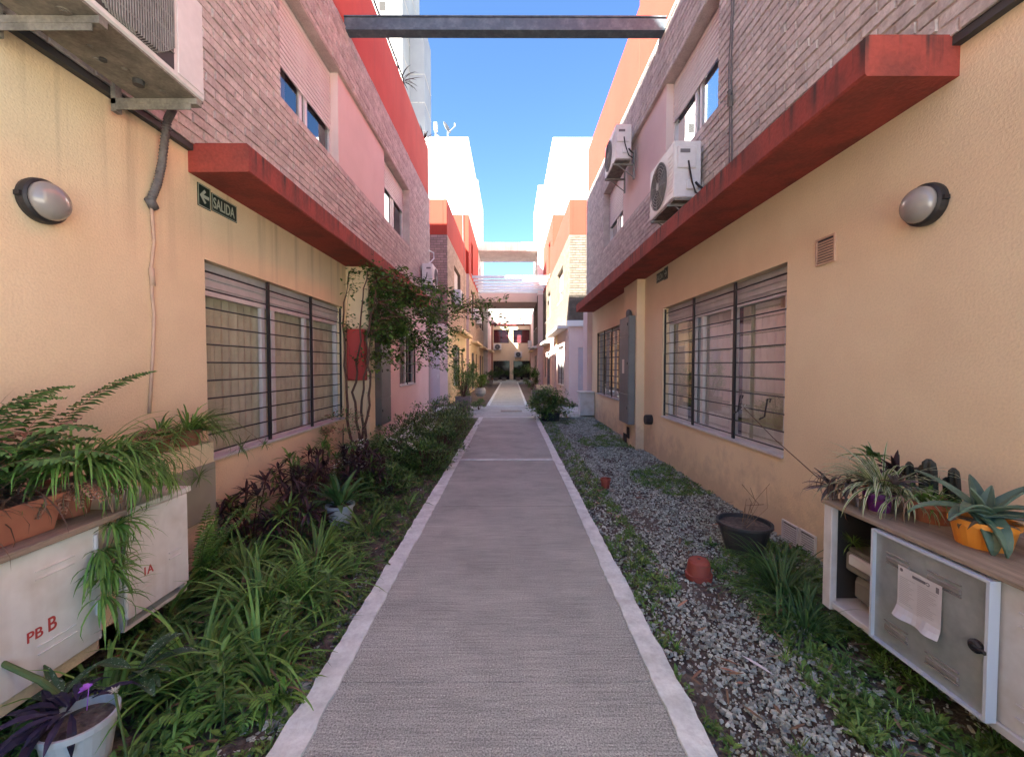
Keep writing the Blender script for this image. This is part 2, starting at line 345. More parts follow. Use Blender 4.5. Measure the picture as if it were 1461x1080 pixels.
# ------------------------------------------------------------------ wall planes
class Plane:
    """u runs along the wall, z up, d towards the alley"""
    def __init__(s, kind, a, side=1): s.k = kind; s.a = a; s.s = side
    def __call__(s, u, z, d=0): return (s.s * (s.a - d), u, z) if s.k == 'X' else (u, s.a - d, z)
    def box(s, mb, u0, u1, z0, z1, d0, d1, m=0, r=0):
        (mb.rbox if r else mb.box)(s(u0, z0, d0), s(u1, z1, d1), *((r, m) if r else (m,)))
def cuts(a, b, vals): return sorted(set([a, b] + [v for v in vals if a < v < b]))
def wall(P, u0, u1, z0, z1, holes, mats, name, parent, rev=.14, mb=None):
    own = mb is None; mb = mb or MB()
    us = cuts(u0, u1, [h[0] for h in holes] + [h[1] for h in holes]); zs = cuts(z0, z1, [h[2] for h in holes] + [h[3] for h in holes])
    flip = (P.k == 'X' and P.s > 0) 
    for i in range(len(us) - 1):
        for j in range(len(zs) - 1):
            cu = (us[i] + us[i+1]) / 2; cz = (zs[j] + zs[j+1]) / 2
            if any(h[0] < cu < h[1] and h[2] < cz < h[3] for h in holes): continue
            q = [P(us[i], zs[j]), P(us[i+1], zs[j]), P(us[i+1], zs[j+1]), P(us[i], zs[j+1])]
            mb.face(q[::-1] if flip else q)
    for h in holes:
        a, b, c, d = h[:4]; rv = h[4] if len(h) > 4 else rev
        mb.face([P(a, c), P(a, d), P(a, d, -rv), P(a, c, -rv)]); mb.face([P(b, c), P(b, c, -rv), P(b, d, -rv), P(b, d)])
        mb.face([P(a, c), P(a, c, -rv), P(b, c, -rv), P(b, c)]); mb.face([P(a, d), P(b, d), P(b, d, -rv), P(a, d, -rv)])
    return mb.build(name, mats, parent) if own else mb
def bricks(P, u0, u1, z0, z1, holes, parent, mats, name='brick_facing', pz=.0855, L=.262, gap=.014, pro=.012, rev=.2, jit=.7):
    mb = MB(); wall(P, u0, u1, z0, z1, holes, None, None, None, rev, mb); k = len(mb.f); mb.m = [1] * k
    r = 0; z = z0
    while z < z1 - .01:
        zt = min(z + pz - gap, z1); off = (r % 2) * L / 2 + rnd.uniform(-.02, .02)
        u = u0 - off
        while u < u1:
            a = max(u + gap / 2, u0); b = min(u + L - gap / 2, u1); segs = [(a, b)] if b - a > .02 else []
            for h in holes:
                if h[2] - .01 < (z + zt) / 2 < h[3] + .01:
                    ns = []
                    for (p, q) in segs:
                        if q <= h[0] or p >= h[1]: ns.append((p, q)); continue
                        if p < h[0] - .015: ns.append((p, h[0]))
                        if q > h[1] + .015: ns.append((h[1], q))
                    segs = ns
            for (p, q) in segs:
                d = pro + rnd.uniform(-.5, .5) * pro * jit; c = .0035; t = [rnd.uniform(-.002, .002) for _ in range(4)]
                n = len(mb.v)
                o = [P(p, z + t[0]), P(q, z + t[1]), P(q, zt + t[2]), P(p, zt + t[3])]
                i_ = [P(p + c, z + c + t[0], d), P(q - c, z + c + t[1], d + t[1]*.6), P(q - c, zt - c + t[2], d), P(p + c, zt - c + t[3], d + t[3]*.6)]
                mb.v += o + i_
                F_ = [(4,5,6,7), (0,1,5,4), (1,2,6,5), (2,3,7,6), (3,0,4,7)]
                for f in F_:
                    f = tuple(n + x for x in f); mb.f.append(f[::-1] if (P.k == 'X' and P.s > 0) else f); mb.m.append(0)
            u += L
        z += pz; r += 1
    return mb.build(name, mats, parent)

def window(b, P, u0, u1, z0, z1, rec=.12, stiles=(.33, .66), bars=0, verts=(.33, .67), shutter=None, curtain=None, gl='glass', fr='alu',
           sbox=0., dark='dark', sill=True, room=.5, barmat='black', name='window'):
    mb = MB(); t = .045; top = z1 - sbox
    for (a, c, e, f) in ((u0, u1, z0, z0 + t), (u0, u1, top - t, top), (u0, u0 + t, z0 + t, top - t), (u1 - t, u1, z0 + t, top - t)):
        P.box(mb, a, c, e, f, -rec - .03, -rec + .03)
    for k, q in enumerate(stiles):
        u = u0 + (u1 - u0) * q; P.box(mb, u - .032, u + .032, z0 + t, top - t, -rec - .015 + .02 * (k % 2), -rec + .022 + .01 * (k % 2))
    if sill: P.box(mb, u0 + .002, u1 - .002, z0 + .002, z0 + .025, -rec + .032, .02)
    fo = mb.build(name, M[fr], b)
    g = MB(); g.face([P(u0 + t, z0 + t, -rec), P(u1 - t, z0 + t, -rec), P(u1 - t, top - t, -rec), P(u0 + t, top - t, -rec)]); g.build('glass', M[gl], fo)
    rm = MB(); D = rec + room
    A = [P(u0 - .2, z0 - .2, -D), P(u1 + .2, z0 - .2, -D), P(u1 + .2, z1 + .2, -D), P(u0 - .2, z1 + .2, -D)]
    B = [P(u0 - .2, z0 - .2, -rec - .05), P(u1 + .2, z0 - .2, -rec - .05), P(u1 + .2, z1 + .2, -rec - .05), P(u0 - .2, z1 + .2, -rec - .05)]
    rm.face(A)
    for i in range(4): rm.face([A[i], A[(i+1) % 4], B[(i+1) % 4], B[i]])
    rm.build('room_interior', M[dark], fo)
    if sbox:
        s = MB(); P.box(s, u0, u1, top + .002, z1 - .002, -rec - .04, -rec + .035)
        for k in range(3): P.box(s, u0, u1, top + sbox * (.12 + .3 * k), top + sbox * (.28 + .3 * k), -rec + .037, -rec + .046)
        s.build('shutter_box', M['alud'], fo)
    if shutter is not None:
        s = MB(); z = top - t
        while z > shutter:
            P.box(s, u0 + .03, u1 - .03, z - .049, z, -rec + .030, -rec + .050, r=.009); z -= .062
        P.box(s, u0 + .03, u1 - .03, z - .03, z - .002, -rec + .03, -rec + .05)
        s.build('roller_shutter', M['shut'], fo)
    if curtain:
        for (a, c, mk) in curtain:
            s = MB(); ua = u0 + (u1 - u0) * a; ub = u0 + (u1 - u0) * c; n = max(8, int((ub - ua) / .018)); pts = []
            for i in range(n + 1):
                u = ua + (ub - ua) * i / n
                dd = -rec - .06 + .022 * math.sin(u * 2 * math.pi / .115) + .006 * math.sin(u * 37); pts.append((u, dd))
            for i in range(n): s.face([P(pts[i][0], z0 + .02, pts[i][1]), P(pts[i+1][0], z0 + .02, pts[i+1][1]), P(pts[i+1][0], top, pts[i+1][1]), P(pts[i][0], top, pts[i][1])])
            s.build('curtain', M[mk], fo, smooth=True)
    if bars:
        s = MB(); dd = -.035
        for a in (u0 + .012, u1 - .012): P.box(s, a - .011, a + .011, z0 + .03, z1 - .02, dd - .012, dd + .012)
        for q in verts:
            u = u0 + (u1 - u0) * q; P.box(s, u - .021, u + .021, z0 + .0, z1 - .005, dd - .004, dd + .016)
        for k in range(bars):
            z = z0 + .07 + (z1 - z0 - .16) * k / (bars - 1); s.tube([P(u0 + .01, z, dd), P(u1 - .01, z, dd)], .0075, 6)
        s.build('security_grille', M[barmat], fo)
    return fo

def body(b, X0, X1, y0, y1, z1, mats, name='roof', side=1, near=True, far=True):
    """roof, back and end walls that close a building; X0 = alley face"""
    mb = MB(); a = side * X0; c = side * X1
    mb.face([(a,y0,z1),(c,y0,z1),(c,y1,z1),(a,y1,z1)]); mb.face([(c,y0,-.1),(c,y1,-.1),(c,y1,z1),(c,y0,z1)])
    if near: mb.face([(a,y0,-.1),(c,y0,-.1),(c,y0,z1),(a,y0,z1)])
    if far: mb.face([(a,y1,-.1),(c,y1,-.1),(c,y1,z1),(a,y1,z1)])
    return mb.build(name, mats, b)
def canopy(b, P, u0, u1, z0, z1, out, mt, name='canopy'):
    mb = MB(); n = max(3, int((u1 - u0) / .12)); sec = [(-.02, z0), (out - .012, z0), (out, z0 + .012), (out, z1 - .014), (out - .014, z1), (-.02, z1)]; off = [0.] * 6
    for i in range(n + 1):
        u = u0 + (u1 - u0) * i / n; off = [o * .7 + rnd.uniform(-.0022, .0022) for o in off]
        for k, (d, z) in enumerate(sec): mb.v.append(P(u, z + (off[k] if 0 < k < 5 else 0), d + (off[(k + 3) % 6] if 0 < k < 5 else 0)))
    for i in range(n):
        for k in range(6): a = i*6+k; c = i*6+(k+1)%6; mb.f.append((a, c, c+6, a+6)); mb.m.append(0)
    mb.f.append(tuple(range(6))); mb.m.append(0); mb.f.append(tuple(n*6 + k for k in range(6))[::-1]); mb.m.append(0)
    return mb.build(name, mt, b)

# ------------------------------------------------------------------ ground, path
def sheet(name, x0, x1, y0, y1, z, m, nx=1, ny=1, amp=0, kind='structure'):
    mb = MB()
    mb.v = [(x0 + (x1-x0)*i/nx, y0 + (y1-y0)*j/ny, z + (rnd.uniform(-amp, amp) if amp else 0)) for j in range(ny+1) for i in range(nx+1)]
    for j in range(ny):
        for i in range(nx):
            a = j*(nx+1)+i; mb.f.append((a, a+1, a+nx+2, a+nx+1)); mb.m.append(0)
    return tag(mb.build(name, m, origin=(0,0,0), smooth=amp > 0), kind=kind)
sheet('ground', -300, 300, -300, 400, -.12, M['soil'])
sheet('bounce_pavement', -40, 40, -40, -1.05, -.02, mat('pale_bounce_concrete', (.66,.62,.55), (.58,.54,.48), .9, 1))  # unseen pavement added behind the camera, pale to bounce light into the alley
sheet('garden_soil', -2.7, -.86, -1, 15.6, -.055, M['soil'], 40, 200, .022)
sheet('gravel_bed_soil', .72, 2.5, -1, 15.6, -.06, M['soil'], 30, 160, .015)
PL, PR = -.92, .78
mb = MB()
for (y0, y1) in ((-3, 1.95), (1.955, 4.44), (4.452, 6.62), (6.74, 9.3), (9.31, 12.12)):
    mb.box((PL + .08, y0, -.12), (PR - .08, y1, 0))
tag(mb.build('path', M['path'], origin=(0,0,0)), kind='structure')
mb = MB(); mb.box((-2.6, 12.25, -.12), (2.5, 15.5, -.004)); mb.box((-.82, 15.6, -.12), (.55, 22, 0)); mb.box((-.82, 22.02, -.12), (.55, 30, 0)); mb.box((-.82, 30.02, -.12), (.55, 37.5, 0)); mb.box((-2.05, 37.52, -.12), (2.05, 44, .0))
tag(mb.build('far_path', M['path'], origin=(0,0,0)), kind='structure')
def curb(name, xo, xi, y0, y1, zt=.012):
    mb = MB(); n = int((y1 - y0) / .045); a = []; wob = 0; w2 = 0
    for i in range(n + 1):
        wob = wob * .6 + rnd.uniform(-.006, .006); w2 = w2 * .4 + rnd.uniform(-.005, .005); y = y0 + (y1 - y0) * i / n
        a.append((xo + wob, xi + w2 + .004 * math.sin(y * 1.7), y, zt + rnd.uniform(-.003, .003)))
    k = len(mb.v)
    for (o, i_, y, z) in a: mb.v += [(o, y, -.13), (o, y, z), (i_, y, z), (i_, y, -.05)]
    for j in range(n):
        for c in range(3): q = k + j*4 + c; mb.f.append((q, q+4, q+5, q+1)); mb.m.append(0)
    return tag(mb.build(name, M['curb'], origin=(0,0,0)), kind='structure')
curb('curb', PL - .01, PL + .115, -3, 12.15); curb('curb', PR + .01, PR - .105, -3, 12.2)
curb('curb', -.92, -.80, 15.6, 37.5); curb('curb', .63, .53, 15.6, 37.5)
mb = MB(); mb.box((PL + .11, 6.632, -.1), (PR - .1, 6.73, .006)); mb.box((-2.4, 12.13, -.1), (.7, 12.24, .006)); mb.box((-.9, 15.5, -.1), (.6, 15.59, .006)); mb.box((.9, 13.9, -.1), (2.3, 14.0, .0))
tag(mb.build('curb_strip', M['curb'], origin=(0,0,0)), kind='structure')
mb = MB(); c = at(729, 586.5, Z=0)
for k in range(9): mb.box((c[0] - .3 + k*.07, c[1] - .16, -.001), (c[0] - .25 + k*.07, c[1] + .16, .008))
mb.box((c[0]-.34, c[1]-.2, -.02), (c[0]+.36, c[1]+.2, .002))
tag(mb.build('drain_grate', M['black']), 'dark iron drain grate set in the path crossing', 'drain grate')

# ------------------------------------------------------------------ near left building
A1 = thing('apartment_building', (-2.62, 5, 0), 'near left row house, ochre below and rose brick above, behind the vine', 'building')
PLw = Plane('X', 2.62, -1); PLb = Plane('X', 2.57, -1)
WL = (3.63, 6.58, .665, 2.41)
wall(PLw, -6.5, 7.03, -.12, 3.3, [WL], M['ochre'], 'ground_floor_wall', A1)
WL2 = (9.9, 11.6, 1.0, 2.35); DL = (7.3, 7.95, 0, 2.1)
wall(PLw, 7.03, 13.4, -.12, 3.3, [WL2], M['pink'], 'pink_wall', A1)
window(A1, PLw, *WL, gl='glassl', rec=.12, stiles=(.34, .40, .66, .72), bars=11, sbox=.24, curtain=[(0, 1, 'curtain')], verts=(.333, .666))
window(A1, PLw, *WL2, rec=.1, stiles=(.5,), bars=6, verts=(.5,), curtain=[(.1, .6, 'curtain2')])
RL = (4.78, 10.75, 4.5, 5.92)
bricks(PLb, -1, 13.4, 3.29, 6.74, [RL], A1, [M['brick'], M['mortar']], rev=.22)
mb = MB(); PLb.box(mb, -6.5, -1.001, 3.29, 6.74, -.05, 0); mb.build('rear_brick_wall', M['mortar'], A1)
mb = MB(); PLw.box(mb, -6.5, 13.4, 3.24, 3.288, 0, .046); mb.build('gap_shade_strip', M['nearblack'], A1)  # near-black strip painted in for the shaded gap under the brick
mb = MB(); PLw.box(mb, 6.5, 8.83, 4.502, 5.918, -.2, .0); mb.build('rose_panel', M['panelpink'], A1)
for (a, b_, sh) in ((4.78, 6.5, 5.07), (8.83, 10.75, 5.40)):
    window(A1, PLb, a, b_, 4.5, 5.92, rec=.2, stiles=(.48, .55), shutter=sh, sbox=.0, curtain=[(0, .35, 'curtain2')], gl='glass2', sill=False, fr='alu')
mb = MB(); mb.rbox((-2.74, -6.5, 6.74), (-2.59, 13.4, 8.3), .01); mb.build('parapet', M['orange'], A1)
body(A1, 2.57, 9, -6.5, 13.4, 6.74, M['concrete'], side=-1)
mb = MB(); mb.box((-5.3, -6.5, 6.75), (-9, 8.0, 16.1)); mb.box((-6.0, 8.002, 6.75), (-12, 13.38, 11.8)); mb.build('setback_shade_volume', M['white'], A1)  # unseen setback volumes, shaped to cast shade on the right house and passage
canopy(A1, PLw, 3.47, 11.4, 3.07, 3.30, .49, M['red'])
mb = MB(); mb.rbox((-2.7, 6.72, -.1), (-2.27, 7.03, 3.068), .006); mb.build('pilaster', M['ochre'], A1)
mb = MB(); mb.tube([(-2.60, 6.9, 8.42), (-2.60, 10.4, 8.42)], .02, 6); mb.tube([(-2.6, 6.9, 8.3), (-2.6, 6.9, 8.42)], .015, 6); mb.tube([(-2.6, 8.7, 8.3), (-2.6, 8.7, 8.42)], .015, 6); mb.tube([(-2.6, 10.4, 8.3), (-2.6, 10.4, 8.42)], .015, 6)
mb.build('roof_rail', M['black'], A1)

# ------------------------------------------------------------------ near right building
A2 = thing('apartment_building', (2.45, 5, 0), 'near right row house, ochre below and rose brick above, behind the gravel bed', 'building')
PRw = Plane('X', 2.45, 1); PRb = Plane('X', 2.40, 1)
WR = (3.75, 6.80, .665, 2.42); WR2 = (9.5, 12.0, .70, 2.42)
wall(PRw, -.6, 13.4, -.12, 3.3, [WR, WR2], M['ochre_r'], 'ground_floor_wall', A2)
window(A2, PRw, *WR, gl='glassr', rec=.13, stiles=(.05, .36, .62, .68), bars=11, sbox=.22, curtain=[(.02, .34, 'curtain'), (.36, .63, 'curtain2'), (.82, .97, 'curtain2')], verts=(.30, .645))
gb = MB()
for (px_, dd) in ((1058, 0), (1097, .01)):
    p = at(px_, 572, X=2.41); y_ = p[1]
    gb.tube([(2.39, y_ - .05, 1.16), (2.40, y_ - .05, 1.19), (2.40, y_, 1.19), (2.38, y_ + .01, 1.02), (2.33, y_, 1.0), (2.33, y_ - .05, 1.02)], .008, 6)
gb.build('pot_hook', M['black'], A2)
window(A2, PRw, *WR2, rec=.12, stiles=(.33, .66), bars=11, verts=(.333, .666), gl='glass2', fr='alud', curtain=[(.2, .5, 'curtain')])
RR = (4.95, 11.0, 4.5, 5.93)
bricks(PRb, -.6, 13.4, 3.29, 6.8, [RR], A2, [M['brick'], M['mortar']], rev=.22)
mb = MB(); PRw.box(mb, -.6, 13.4, 3.24, 3.288, 0, .046); mb.build('gap_shade_strip', M['nearblack'], A2)  # same painted shade strip under the right brick
mb = MB(); PRw.box(mb, 6.75, 9.3, 4.502, 5.928, -.2, .0); mb.build('rose_panel', M['panelpink'], A2)
for (a, b_, sh) in ((4.95, 6.75, 5.38), (9.3, 11.0, 5.12)):
    window(A2, PRb, a, b_, 4.5, 5.93, rec=.2, stiles=(.48, .55), shutter=sh, sbox=.0, curtain=[(.5, .8, 'curtain2')], gl='glass2', sill=False, fr='alu')
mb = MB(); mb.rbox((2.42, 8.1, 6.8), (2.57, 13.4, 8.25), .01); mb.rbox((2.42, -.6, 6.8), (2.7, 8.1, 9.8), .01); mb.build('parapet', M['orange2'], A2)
body(A2, 2.40, 9, -.6, 13.4, 6.8, M['concrete'], side=1)
canopy(A2, PRw, 2.34, 12.5, 3.08, 3.30, .52, M['red'])
mb = MB(); mb.rbox((2.30, 7.72, -.1), (2.6, 8.6, 3.078), .006); mb.build('pilaster', M['ochre_r'], A2)
mb = MB(); mb.rbox((2.30, 12.72, -.1), (2.6, 13.42, 3.28), .006); mb.build('corner_pier', M['pinkconc'], A2)

# ------------------------------------------------------------------ second pair of buildings
def second(side, X, lab, doorx, cr, front_col):
    b = thing('apartment_building', (side * X, 17, 0), lab, 'building'); P = Plane('X', X, side); PY = Plane('Y', 16.9)
    u0, u1 = sorted((side * X, side * 7))
    dx0, dx1 = doorx; dh = (dx0, dx1, 0, 2.23)
    wall(PY, u0, u1, -.1, 3.1, [dh], M['pink'], 'front_wall', b, rev=.1)
    d = MB(); PY.box(d, dx0, dx1, 0, 2.23, -.14, -.06, r=.01); dd = d.build('door', M['door'], b)
    d = MB(); hx = dx0 + .08 if side > 0 else dx1 - .08; d.tube([(hx, 16.92, 1.0), (hx, 16.92, 1.15)], .012); d.build('handle', M['alu'], dd)
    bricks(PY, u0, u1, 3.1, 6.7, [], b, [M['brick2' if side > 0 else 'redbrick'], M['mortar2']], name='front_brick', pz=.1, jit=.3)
    wn = (18.6, 20.8, .6, 2.4); dr = (21.6, 22.5, 0, 2.15)
    wall(P, 16.9, 24, -.1, 3.1, [wn, dr], M['cream'] if side < 0 else M['pinkconc'], 'side_wall', b)
    window(b, P, *wn, rec=.1, stiles=(.5,), bars=8, verts=(.5,), curtain=[(0, 1, 'curtain2')])
    d = MB(); P.box(d, dr[0], dr[1], 0, dr[3], -.12, -.07, r=.01); d.build('door', M['bark' if side < 0 else 'door'], b)
    uw = (18.9, 21.2, 4.5, 6.0)
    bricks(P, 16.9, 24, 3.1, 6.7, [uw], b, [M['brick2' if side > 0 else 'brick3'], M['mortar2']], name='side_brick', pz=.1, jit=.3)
    window(b, P, *uw, rec=.18, stiles=(.5,), shutter=5.2, curtain=[(0, 1, 'curtain2')], gl='glass2')
    m = MB(); z1 = 8.1
    m.rbox((side * X, 16.9, 6.7), (side * (X + .15), 24, z1), .01); m.rbox((side * (X + .151), 16.9, 6.7), (side * 7, 17.05, z1 - .003), .01)
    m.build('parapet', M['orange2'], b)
    body(b, X, 7, 17.0, 24, 6.72, M['concrete'], side=side, near=False)
    if side > 0:
        m = MB(); m.rbox((X - .1, 16.78, 3.06), (7, 16.96, 3.30), .01); m.rbox((X - .42, 17.3, 3.02), (X + .02, 22.8, 3.15), .01); m.build('canopy', M['white'], b)
        m = MB(); m.rbox((X - .05, 21.2, 2.1), (X + .1, 21.5, 3.0), .01); m.build('yellow_pier', M['cream'], b)
    else:
        m = MB(); m.rbox((-X + .42, 18.2, 3.0), (-X - .02, 23.4, 3.14), .01); m.build('canopy', M['cream'], b)
        m = MB(); m.rbox((-X - .1, 16.84, 3.02), (-7, 16.96, 3.16), .01); m.build('band', M['pink'], b)
    return b
A3 = second(-1, 2.54, 'second left row house past the passage, shaded red brick front under a terracotta parapet', (-3.30, -2.86), 1, 0)
A4 = second(1, 2.33, 'second right row house past the passage, sunlit sand brick front over pink wall', (2.70, 3.3), 1, 0)
def block(side, X, y0, y1, zo, zw, lab, win=True, brickm='brick2', orange=True):
    b = thing('apartment_building', (side * X, y0, 0), lab, 'building'); P = Plane('X', X, side); PY = Plane('Y', y0)
    ws = [(y0 + 1.6, y0 + 3.4, 0, 2.3), (y0 + 4.6, y0 + 5.5, .7, 2.3)]
    wall(P, y0, y1, -.1, 3.1, ws, M['cream' if side < 0 else 'pink'], 'ground_floor_wall', b)
    for w_ in ws: window(b, P, *w_, rec=.1, stiles=(.5,), bars=7, verts=(.5,), gl='glass2', fr='alud')
    u = [(y0 + 1.2, y0 + 3.0, 4.4, 6.0), (y0 + 4.2, y0 + 5.6, 4.4, 6.0)]
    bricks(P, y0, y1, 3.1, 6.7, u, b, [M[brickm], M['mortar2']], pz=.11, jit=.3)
    for w_ in u: window(b, P, *w_, rec=.15, stiles=(.5,), shutter=5.3, gl='glass2')
    t = [(y0 + 1.5, y0 + 2.6, 7.0, 9.0)]
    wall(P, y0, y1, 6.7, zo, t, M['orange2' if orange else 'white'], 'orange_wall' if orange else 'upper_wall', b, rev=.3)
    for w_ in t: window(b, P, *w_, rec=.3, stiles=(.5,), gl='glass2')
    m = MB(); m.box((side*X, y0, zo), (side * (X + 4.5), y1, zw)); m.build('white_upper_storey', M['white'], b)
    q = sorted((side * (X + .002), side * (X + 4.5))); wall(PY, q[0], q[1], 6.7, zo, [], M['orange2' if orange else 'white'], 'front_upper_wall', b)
    body(b, X, X + 4.5, y0 + .012, y1, zo - .005, M['pinkconc'], side=side)
    m = MB(); m.rbox((side * (X - .4), y0 + 1, 2.85), (side * (X + .02), y0 + 6, 2.98), .01); m.build('canopy', M['cream' if side < 0 else 'white'], b)
    return b
B1 = block(-1, 2.39, 24.02, 31, 10.0, 14.3, brickm='brick3', lab= 'tall left block with a sunlit white top storey and a roof dish')
B2 = block(1, 2.36, 24.02, 31, 10.0, 14.3, 'tall right block with a sunlit white top storey, in the middle distance')
C1 = block(-1, 2.42, 31.02, 37, 10.0, 15.0, brickm='brick3', lab= 'farther left white block glimpsed behind the tall left block', orange=False)
C2 = block(1, 1.98, 31.02, 37, 10.0, 14.6, 'farther right white block glimpsed behind the tall right block', orange=False)
def lowend(side, lab):
    b = thing('apartment_building', (side * 2.05, 37, 0), lab, 'building'); P = Plane('X', 2.05, side)
    ws = [(38.5, 40, 0, 2.2)]
    wall(P, 37.02, 44, -.1, 6.6, ws, M['pink'], 'side_wall', b)
    window(b, P, *ws[0], rec=.1, stiles=(.5,), gl='glass2', dark='darkred')
    body(b, 2.05, 6, 37.02, 44, 6.6, M['concrete'], side=side); canopy(b, P, 37.5, 43, 2.8, 2.92, .35, M['cream']); return b
lowend(-1, 'low pink house at the far end on the left'); lowend(1, 'low pink house at the far end on the right, with a maroon door')
E = thing('apartment_building', (0, 44, 0), 'end building closing the alley, peach with two maroon openings', 'building'); PE = Plane('Y', 44.0)
hs = [(-1.83, -.22, 3.85, 5.25), (.22, 1.95, 3.85, 5.25), (-1.85, -.15, 0.02, 2.0), (.25, 2.0, .02, 2.0)]
wall(PE, -6, 6, -.1, 5.7, hs, M['ochre_r'], 'wall', E, rev=.3)
for i, h in enumerate(hs):
    window(E, PE, *h, rec=.3, stiles=(.33, .66) if i > 1 else (.5,), gl='glassd', fr='black', dark='darkred' if i < 2 else 'dark', sill=False, room=.1 if i < 2 else .5, bars=7 if i > 1 else 0)
mb = MB(); PE.box(mb, -6, 6, 5.7, 5.86, -.1, .12); mb.build('fascia', M['darkred'], E)
mb = MB(); PE.box(mb, -6, 6, 5.862, 8.2, -4, -.02); mb.build('upper_wall', M['panelpink'], E)
mb = MB(); PE.box(mb, -2.05, -1.9, 0, 5.7, 0, .06); PE.box(mb, 1.97, 2.04, 0, 5.7, 0, .06); mb.build('downpipe', M['terra'], E)

# high-rise towers behind
def tower(x0, x1, y0, y1, z1, lab, mt, wcol):
    b = thing('apartment_tower', ((x0+x1)/2, y0, 0), lab, 'building')
    m = MB(); m.box((x0, y0, -.1), (x1, y1, z1)); m.box((x0 + .5, y0 + .5, z1), (x1 - 1.5, y1 - .5, z1 + 1)); m.build('wall', M[mt], b)
    s = MB()
    for k in range(int(z1 / 2.9)):
        z = 2.9 * k; s.box((x0 + .05, y0 - .04, z), (x1 + .03, y0 - .002, z + .09)); s.box((x1 + .002, y0 + .1, z), (x1 + .04, y1 - .1, z + .09))
    s.build('floor_band', M['concrete'], b)
    for k in range(4, int(z1 / 2.9)):
        z = 2.9 * k + 1.0
        for fx in wcol:
            q = MB(); q.box((fx, y0 - .06, z), (fx + .8, y0 - .003, z + 1.1)); f = q.build('window', M['alud'], b)
            g = MB(); g.box((fx + .08, y0 - .07, z + .08), (fx + .72, y0 - .061, z + 1.02)); g.build('pane', M['dark'], f)
    return b
tower(-14, -10.6, 42, 50, 52, 'taller concrete tower rising out of frame behind the left roofs', 'tower', (-12.9,))
tower(-10.58, -9.05, 45, 48.6, 37, 'grey panelled tower beside the taller one behind the left roofs', 'tower2', ())

# ------------------------------------------------------------------ beams over the alley
mb = MB(); y = 6.7
mb.rbox((-2.6, y, 6.73), (2.46, y + .10, 6.90), .004); mb.box((-2.6, y - .03, 6.69), (2.46, y + .14, 6.728)); mb.box((-2.6, y - .015, 6.902), (2.46, y + .12, 6.922))
tag(mb.build('steel_beam', M['steel']), 'dark steel beam spanning the alley overhead, nearest of the crossbeams', 'beam')
mb = MB(); mb.rbox((-2.42, 31, 9.87), (2.0, 34.4, 10.5), .02)
tag(mb.build('concrete_beam', M['concrete']), 'upper concrete bridge beam with stained edge crossing the far alley', 'beam')
mb = MB(); mb.rbox((-2.42, 32, 6.30), (2.0, 35.8, 7.0), .02)
tag(mb.build('concrete_beam', M['pinkconc']), 'lower pinkish concrete bridge beam just below the pale pergola slats', 'beam')
pg = thing('pergola', (0, 29, 6.8), 'pale blue grey pergola of parallel slats between the tall blocks', 'pergola')
for k in range(6):
    mb = MB(); y = 25.9 + k * 1.05; mb.rbox((-2.38, y, 6.84), (2.35, y + .09, 7.0), .006); mb.build('beam', mat('pale_blue_beam', (.66,.80,.82), (.60,.73,.75), .6, 3) if k == 0 else bpy.data.materials['pale_blue_beam'], pg)

